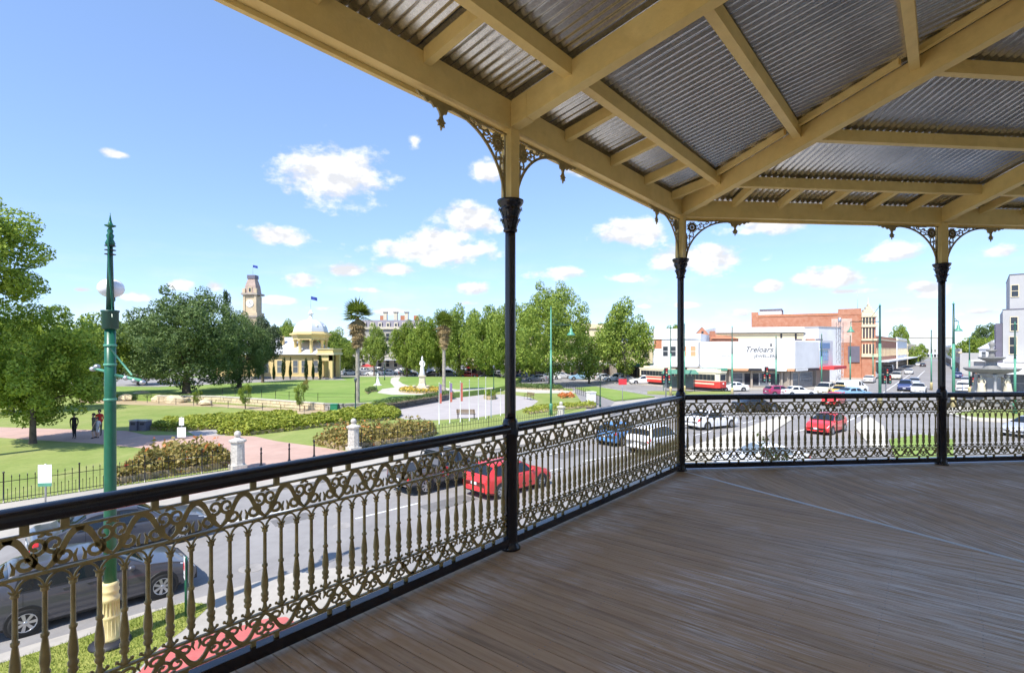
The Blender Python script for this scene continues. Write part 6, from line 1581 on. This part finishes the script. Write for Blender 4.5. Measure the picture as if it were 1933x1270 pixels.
# ---- retaining wall of the hall lawn
def wall_run(name, label, pts, z0, z1, th, mat, cap, nst):
    t = T(name, label, 'wall', (pts[0][0], pts[0][1], 0)); o = Vector((pts[0][0], pts[0][1], 0)); rr = random.Random(nst)
    for (ax, ay), (bx, by) in zip(pts, pts[1:]):
        a, b = Vector((ax,ay,0))-o, Vector((bx,by,0))-o; dd = (b-a); L = dd.length; dd.normalize(); n = Vector((dd.y,-dd.x,0)); 
        if n.dot(-(a+o)) < 0: n = -n
        pr = lambda s0, s1, y0, y1: [((a+dd*s0+n*y0).x,(a+dd*s0+n*y0).y),((a+dd*s1+n*y0).x,(a+dd*s1+n*y0).y),((a+dd*s1+n*y1).x,(a+dd*s1+n*y1).y),((a+dd*s0+n*y1).x,(a+dd*s0+n*y1).y)]
        MB().prism(pr(0, L, .02, th), z0, z1).build('core', mat, t)
        m = max(1, int(L/1.1))
        for i in range(m):
            MB().prism(pr(L*i/m+.02, L*(i+1)/m-.02, .0, th+.08), z1, z1+.12).build('coping_stone', cap, t)
        for rrow in range(2):
            s = rr.uniform(0, .4); zz0 = z0+.04+(z1-z0-.06)*rrow/2; zz1 = z0+(z1-z0-.06)*(rrow+1)/2
            while s < L-.2:
                e = min(L-.03, s+rr.uniform(.5, 1.1)); 
                if e-s > .15: MB().prism(pr(s, e-.04, th, th+rr.uniform(.03,.08)), zz0, zz1).build('stone', mat, t)
                s = e
wall_run('retaining_wall', 'low sandstone retaining wall below the hall lawn, behind the saplings', TERR[2:6]+[TERR[6]][:0], .12, .78, .35, 'sandstone', 'pale_path', 3)
wall_run('retaining_wall', 'curved dark stone wall round the back of the plaza', TERR[5:11], .12, .78, .35, 'grey_stone', 'grey_stone', 4)
# boulders of the dry bank
rr = random.Random(5)
for i, (px, py, s_) in enumerate(((236,756,1.0),(268,752,1.3),(300,757,.9),(330,760,1.2),(356,758,1.0),(388,765,.8),(205,753,.9))):
    lab = ['sandstone boulder nearest the lamp post on the dry bank','largest sandstone boulder on the dry bank','third sandstone boulder from the left on the dry bank','wide boulder in the middle of the dry bank','boulder under the dark tree on the dry bank','rightmost boulder on the dry bank','leftmost boulder on the dry bank'][i]
    x, y = G(px, py, .12); v = [Vector((rr.gauss(0,1), rr.gauss(0,1), rr.gauss(0,1))).normalized() for _ in range(26)]
    bm = bmesh.new()
    for q in v: bm.verts.new((q.x*s_*rr.uniform(.8,1.2), q.y*s_*.7, max(-.1, q.z*s_*.6+.25)))
    bmesh.ops.convex_hull(bm, input=bm.verts); me = bpy.data.meshes.new('boulder'); bm.to_mesh(me); bm.free()
    tag(put(me, 'boulder', 'sandstone', None, (x, y, .12)), lab, 'boulder', 'boulders on the dry bank')
# ================================================================ people, statues, fountain, trams
def figure(joints, edges, name):
    me = bpy.data.meshes.new(name); me.from_pydata([j[:3] for j in joints], edges, []); o = bpy.data.objects.new(name, me); COL.objects.link(o)
    o.modifiers.new('skin', 'SKIN'); o.modifiers.new('sub', 'SUBSURF').levels = 1
    for i, j in enumerate(joints): me.skin_vertices[0].data[i].radius = (j[3], j[4] if len(j) > 4 else j[3]); me.skin_vertices[0].data[i].use_root = (i == 0)
    dg = bpy.context.evaluated_depsgraph_get(); r = bpy.data.meshes.new_from_object(o.evaluated_get(dg)); bpy.data.objects.remove(o); r.materials.clear()
    r.polygons.foreach_set('use_smooth', [True]*len(r.polygons)); return r
def body_mesh(stride=.12, armL=(.10,.08), armR=(-.06,.10), lean=0.0, name='body', robe=False):
    J = [(0,0,.95,.155,.11),(0,0,1.12,.135,.10),(0,.0,1.30,.165,.115),(0,-.01,1.44,.13,.09),(0,-.02,1.50,.055,.055),(0,-.03,1.56,.062,.07),(0,-.035,1.65,.082,.10),(0,-.03,1.73,.062,.075)]
    E = [(0,1),(1,2),(2,3),(3,4),(4,5),(5,6),(6,7)]
    J.append((0,-.13,1.635,.018,.018)); E.append((6,8))     # nose
    def chain(root, pts):
        p = root
        for q in pts: J.append(q); E.append((p, len(J)-1)); p = len(J)-1
        return p
    for s, st in ((1, stride), (-1, -stride)):
        chain(0, [(s*.09,0,.88,.088),(s*.10,-st*.6,.50,.062),(s*.10,-st*.3+(.10 if st < 0 else 0),.12,.042),(s*.10,-st*.3+(.10 if st < 0 else 0)-.02,.05,.045),(s*.11,-st*.3+(.10 if st < 0 else 0)-.16,.035,.035)])
    for s, (dy, dx) in ((1, armL), (-1, armR)):
        h = chain(3, [(s*.19,0,1.41,.058),(s*(.21+dx*.5),.03-dy*.3,1.15,.042),(s*(.20+dx*.3),-dy,.93,.032),(s*(.20+dx*.3),-dy*1.2,.86,.035,.02)])
        for k, (ox, L) in enumerate(((-.022,.07),(-.007,.08),(.008,.075),(.022,.06))):
            chain(h, [(J[h][0]+ox*.4, J[h][1]+ox, .80,.010),(J[h][0]+ox*.5-.01*s, J[h][1]+ox-.01, .86-L-.03,.008)])
        chain(h, [(J[h][0]-.02*s, J[h][1]-.045, .83,.010),(J[h][0]-.03*s, J[h][1]-.055, .80,.008)])
    return figure(J, E, name)
def person(label, x, y, z, rz, mesh, top, bottom, shoes='cloth_black', scale=1.0, hairc='hair_dark', short=False):
    t = T('person', label, 'person', (x, y, z), rz, 'people on the brick path')
    me = mesh.copy()
    for m_ in ('skin', top, bottom, shoes): me.materials.append(MATS[m_])
    for p in me.polygons:
        c = p.center; ax = abs(c.x)
        if c.z > 1.49: i = 0
        elif ax > .175 and c.z < (1.18 if short else .92): i = 0
        elif c.z > .93 or (ax > .175 and c.z > .85): i = 1
        elif c.z > (.50 if short else .10): i = 2
        elif c.z > .09: i = 0
        else: i = 3
        p.material_index = i
    o = bpy.data.objects.new('body', me); COL.objects.link(o); o.parent = t; o.scale = (scale,)*3
    h = MB().lathe([(1.60,.088),(1.66,.108),(1.73,.10),(1.78,.07),(1.80,.01)], 12, 0, -.005, sy=1.1); v = [q for q in h.v]
    h.v = [(a, b if not (b < -.05 and c < 1.70) else -.05, c) for a, b, c in v]
    hb_ = h.build('hair', hairc, t); hb_.scale = (scale,)*3
    return t
B1, B2 = body_mesh(.22, (.12,.06), (-.04,.08), name='walking_body'), body_mesh(.06, (.16,.02), (.18,.02), name='standing_body')
x, y = G(140, 827, .126); person('person in black clothes standing alone on the brick path', x, y, .126, R(20), B1, 'cloth_black', 'cloth_black')
x, y = G(177, 827, .126); person('person in dark grey clothes, left of the group beside the lamp post', x, y, .126, R(-30), B1, 'cloth_grey', 'cloth_olive', short=True)
x, y = G(184, 826, .126); person('child in pale grey clothes between the two adults of the group', x, y, .126, R(10), B2, 'cloth_white', 'cloth_white', scale=.82, short=True)
x, y = G(188, 821, .126); person('person in red top, tallest of the group beside the lamp post', x, y, .126, R(15), B2, 'cloth_red', 'cloth_grey', scale=1.06)
# ---- war memorial with white figure
x, y = G(797, 739, .8)
mo = T('monument', 'pale stone monument with white standing figure in the flower ring', 'monument', (x, y, .8)); mo.scale = (.74,.74,.74)
for k, (r_, z0, z1) in enumerate(((1.9,.1,.45),(1.5,.45,.8),(1.2,.8,1.1))): MB().lathe([(z0,r_),(z1,r_)], 4, ph=R(45), smooth=False).build('step', 'monument_stone', mo)
MB().lathe([(1.1,.95),(1.3,.9),(1.4,.75),(2.6,.68),(2.7,.9),(2.9,.95),(2.95,.6)], 4, ph=R(45), smooth=False).build('pedestal', 'monument_stone', mo)
fg = MB().lathe([(2.95,.46),(3.1,.50),(3.6,.42),(4.3,.34),(4.8,.30),(5.2,.36),(5.5,.34),(5.65,.16),(5.72,.12)], 12).ball((0,-.02,5.92), .20, 8, 1.15).tube([(-.34,0,5.45),(-.42,-.12,5.0),(-.2,-.34,4.75)], [.12,.10,.07], 6).tube([(.34,0,5.45),(.46,-.05,5.0),(.40,-.2,4.55)], [.12,.10,.07], 6).lathe([(6.05,.22),(6.2,.12),(6.45,.03)], 8).build('statue', 'white_marble', mo)
for sx in (-1.25, 1.25): MB().lathe([(.45,.2),(.6,.14),(.9,.12),(1.0,.3),(1.15,.34),(1.2,.28)], 10, sx, -1.2).build('urn', 'monument_stone', mo)
x, y = G(713, 727, .8); u_ = T('lawn_ornament', 'small white stone figure on the hall lawn by the winding path', 'ornament', (x, y, .8))
MB().lathe([(0,.5),(.2,.5),(.25,.38),(.9,.22),(1.3,.16),(1.4,.24),(1.55,.12)], 10).ball((0,0,1.7), .16, 6).build('figure', 'white_marble', u_); MB().lathe([(-.02,.7),(.05,.7)], 10).build('base', 'white_marble', u_)
# ---- fountain
fx, fy = PX(1872, 60), 60.0
M('grey_stone_pale', (.24,.235,.225), .7, 0, .2, 3, .2, 12)
fo = T('fountain', 'large stone fountain with wide bowl and pale statues right of the rightmost column', 'fountain', (fx, fy, .15)); fo.scale = (.9,.9,.92)
MB().lathe([(0,5.2),(.7,5.2),(.75,5.4),(.9,5.4),(.92,4.9),(.4,4.8),(.38,.1)], 8, smooth=False, ph=R(22.5)).build('basin', 'grey_stone_pale', fo)
MB().lathe([(.3,2.2),(.6,2.2),(.7,1.9),(1.2,1.8),(1.25,1.6)], 8, smooth=False, ph=R(22.5)).build('plinth', 'grey_stone_pale', fo)
MB().lathe([(1.2,1.15),(1.5,1.0),(3.4,.9),(3.6,1.2),(3.8,1.2),(3.9,1.6)], 8, smooth=False, ph=R(22.5)).build('core', 'grey_render', fo)
MB().lathe([(3.85,1.2),(4.0,1.9),(4.2,2.5),(4.42,2.75),(4.5,2.8),(4.58,2.75),(4.5,2.5),(4.4,.6)], 28).build('large_bowl', 'grey_stone_pale', fo)
MB().lathe([(4.4,.9),(4.7,.85),(4.9,.55),(5.3,.5),(5.4,.6)], 12).build('middle_stem', 'grey_stone_pale', fo)
MB().lathe([(5.3,.45),(5.5,.9),(5.75,1.3),(5.85,1.35),(5.9,1.3),(5.8,.3)], 20).build('upper_bowl', 'grey_stone_pale', fo)
MB().lathe([(5.8,.4),(6.1,.3),(6.5,.28),(6.6,.5),(6.75,.6),(6.8,.2),(7.2,.22),(7.5,.35),(7.7,.2),(7.95,.05)], 12).build('finial', 'grey_stone_pale', fo)
SB = body_mesh(.05, (.02,.22), (.02,.20), name='statue_body')
for i in range(4):
    a = R(45+90*i-30); st_ = put(SB, 'statue', 'statue_stone' if 'statue_stone' in MATS else M('statue_stone', (.60,.54,.40), .7, 0, .1, 4), fo, mtx=Matrix.Translation((1.75*math.cos(a), 1.75*math.sin(a), 1.25)) @ Matrix.Rotation(a+R(90), 4, 'Z') @ Matrix.Scale(1.42, 4))
    MB().lathe([(1.25,.55),(1.6,.50),(2.2,.38),(2.75,.30)], 10, 1.75*math.cos(a), 1.75*math.sin(a)).build('drapery', 'statue_stone', fo)
for i in range(4):
    a = R(90*i-30); MB().lathe([(1.2,.22),(1.4,.16),(3.4,.14),(3.5,.22),(3.8,.26)], 10, 1.5*math.cos(a), 1.5*math.sin(a)).build('column', 'grey_render', fo)
# ---- trams
def tram(label, px, d, heading):
    t = T('tram', label, 'tram', (PX(px, d), d, .1), R(90-heading), 'red and cream trams')
    L, W_ = 7.4, 2.4; h = L/2
    pl = [(-h,-.7),(-h+.5,-W_/2),(h-.5,-W_/2),(h,-.7),(h,.7),(h-.5,W_/2),(-h+.5,W_/2),(-h,.7)]
    MB().prism(pl, .45, 1.45).build('lower_body', 'tram_red', t)
    MB().prism([(x*.985,y*.985) for x,y in pl], 1.45, 2.75).build('upper_body', 'tram_cream', t)
    MB().prism([(x*1.03,y*1.03) for x,y in pl], 2.75, 2.95).build('roof', 'tram_cream', t)
    MB().prism([(x*.8,y*.62) for x,y in pl], 2.95, 3.3).build('clerestory', 'tram_cream', t)
    MB().prism([(x*.9,y*.75) for x,y in pl], .18, .45).build('truck', 'sign_black', t)
    for i in range(8):
        x = -h+.85+i*(L-1.7)/7.6
        for s in (-1, 1): MB().box(x, s*W_/2*.985-.012, 1.6, x+.72, s*W_/2*.985+.012, 2.5).build('window', 'pane_dark', t)
    for s in (-1, 1):
        MB().box(s*h*.985-.012, -.6, 1.6, s*h*.985+.012, .6, 2.5).build('windscreen', 'pane_dark', t); MB().box(s*(h+.05)-.1, -.5, .25, s*(h+.05)+.1, .5, .5).build('bumper', 'black_trim', t)
        MB().box(-h+.7, s*(W_/2+.004)-.006, .95, h-.7, s*(W_/2+.004)+.006, 1.18).build('cream_band', 'tram_cream', t)
        MB().ball((s*(h+.02),0,1.1), .14, 6).build('headlamp', 'head_lens', t)
    MB().tube([(0,0,3.3),(-1.6,0,4.3),(-3.4,0,5.3)], .03, 5).build('trolley_pole', 'sign_black', t)
tram('red and cream tram partly hidden behind the corner column', 1240, 97, 150)
tram('red and cream tram just right of the corner column', 1328, 84, 150)
sh = T('tram_shelter', 'green roofed tram shelter between the two trams', 'shelter', (PX(1283, 80), 80, .1), R(-10))
MB().add([(-2.6,-1.2,2.7),(2.6,-1.2,2.7),(2.6,1.2,2.7),(-2.6,1.2,2.7),(-2.3,0,3.3),(2.3,0,3.3)], [(0,1,5,4),(2,3,4,5),(0,4,3),(1,2,5),(3,2,1,0)]).build('roof', 'awning_green', sh)
for sx in (-2.3, 0, 2.3): MB().tube([(sx,.8,0),(sx,.8,2.7)], .06, 6).build('post', 'green_dark', sh)
MB().box(-2.2,.84,.5,2.2,.87,2.3).build('glass_wall', 'pane_mid', sh); MB().box(-1.8,.3,.42,1.8,.7,.48).build('seat', 'wood_slat', sh)
# red umbrella before the hotel
x, y = PX(693, 132), 132.0
um = T('umbrella', 'red cafe umbrella before the ornate hotel', 'umbrella', (x, y, .1)); MB().tube([(0,0,0),(0,0,2.6)], .04, 6).build('pole', 'steel', um); MB().lathe([(2.1,1.9),(2.4,1.2),(2.75,.05)], 8, smooth=False).build('canopy', 'awning_red', um)
um = T('umbrella', 'red market umbrella above the red parked cars', 'umbrella', (PX(890,118), 118, .1)); MB().tube([(0,0,0),(0,0,2.9)], .04, 6).build('pole', 'steel', um); MB().lathe([(2.3,1.7),(2.6,1.1),(3.0,.05)], 8, smooth=False).build('canopy', 'awning_red', um)
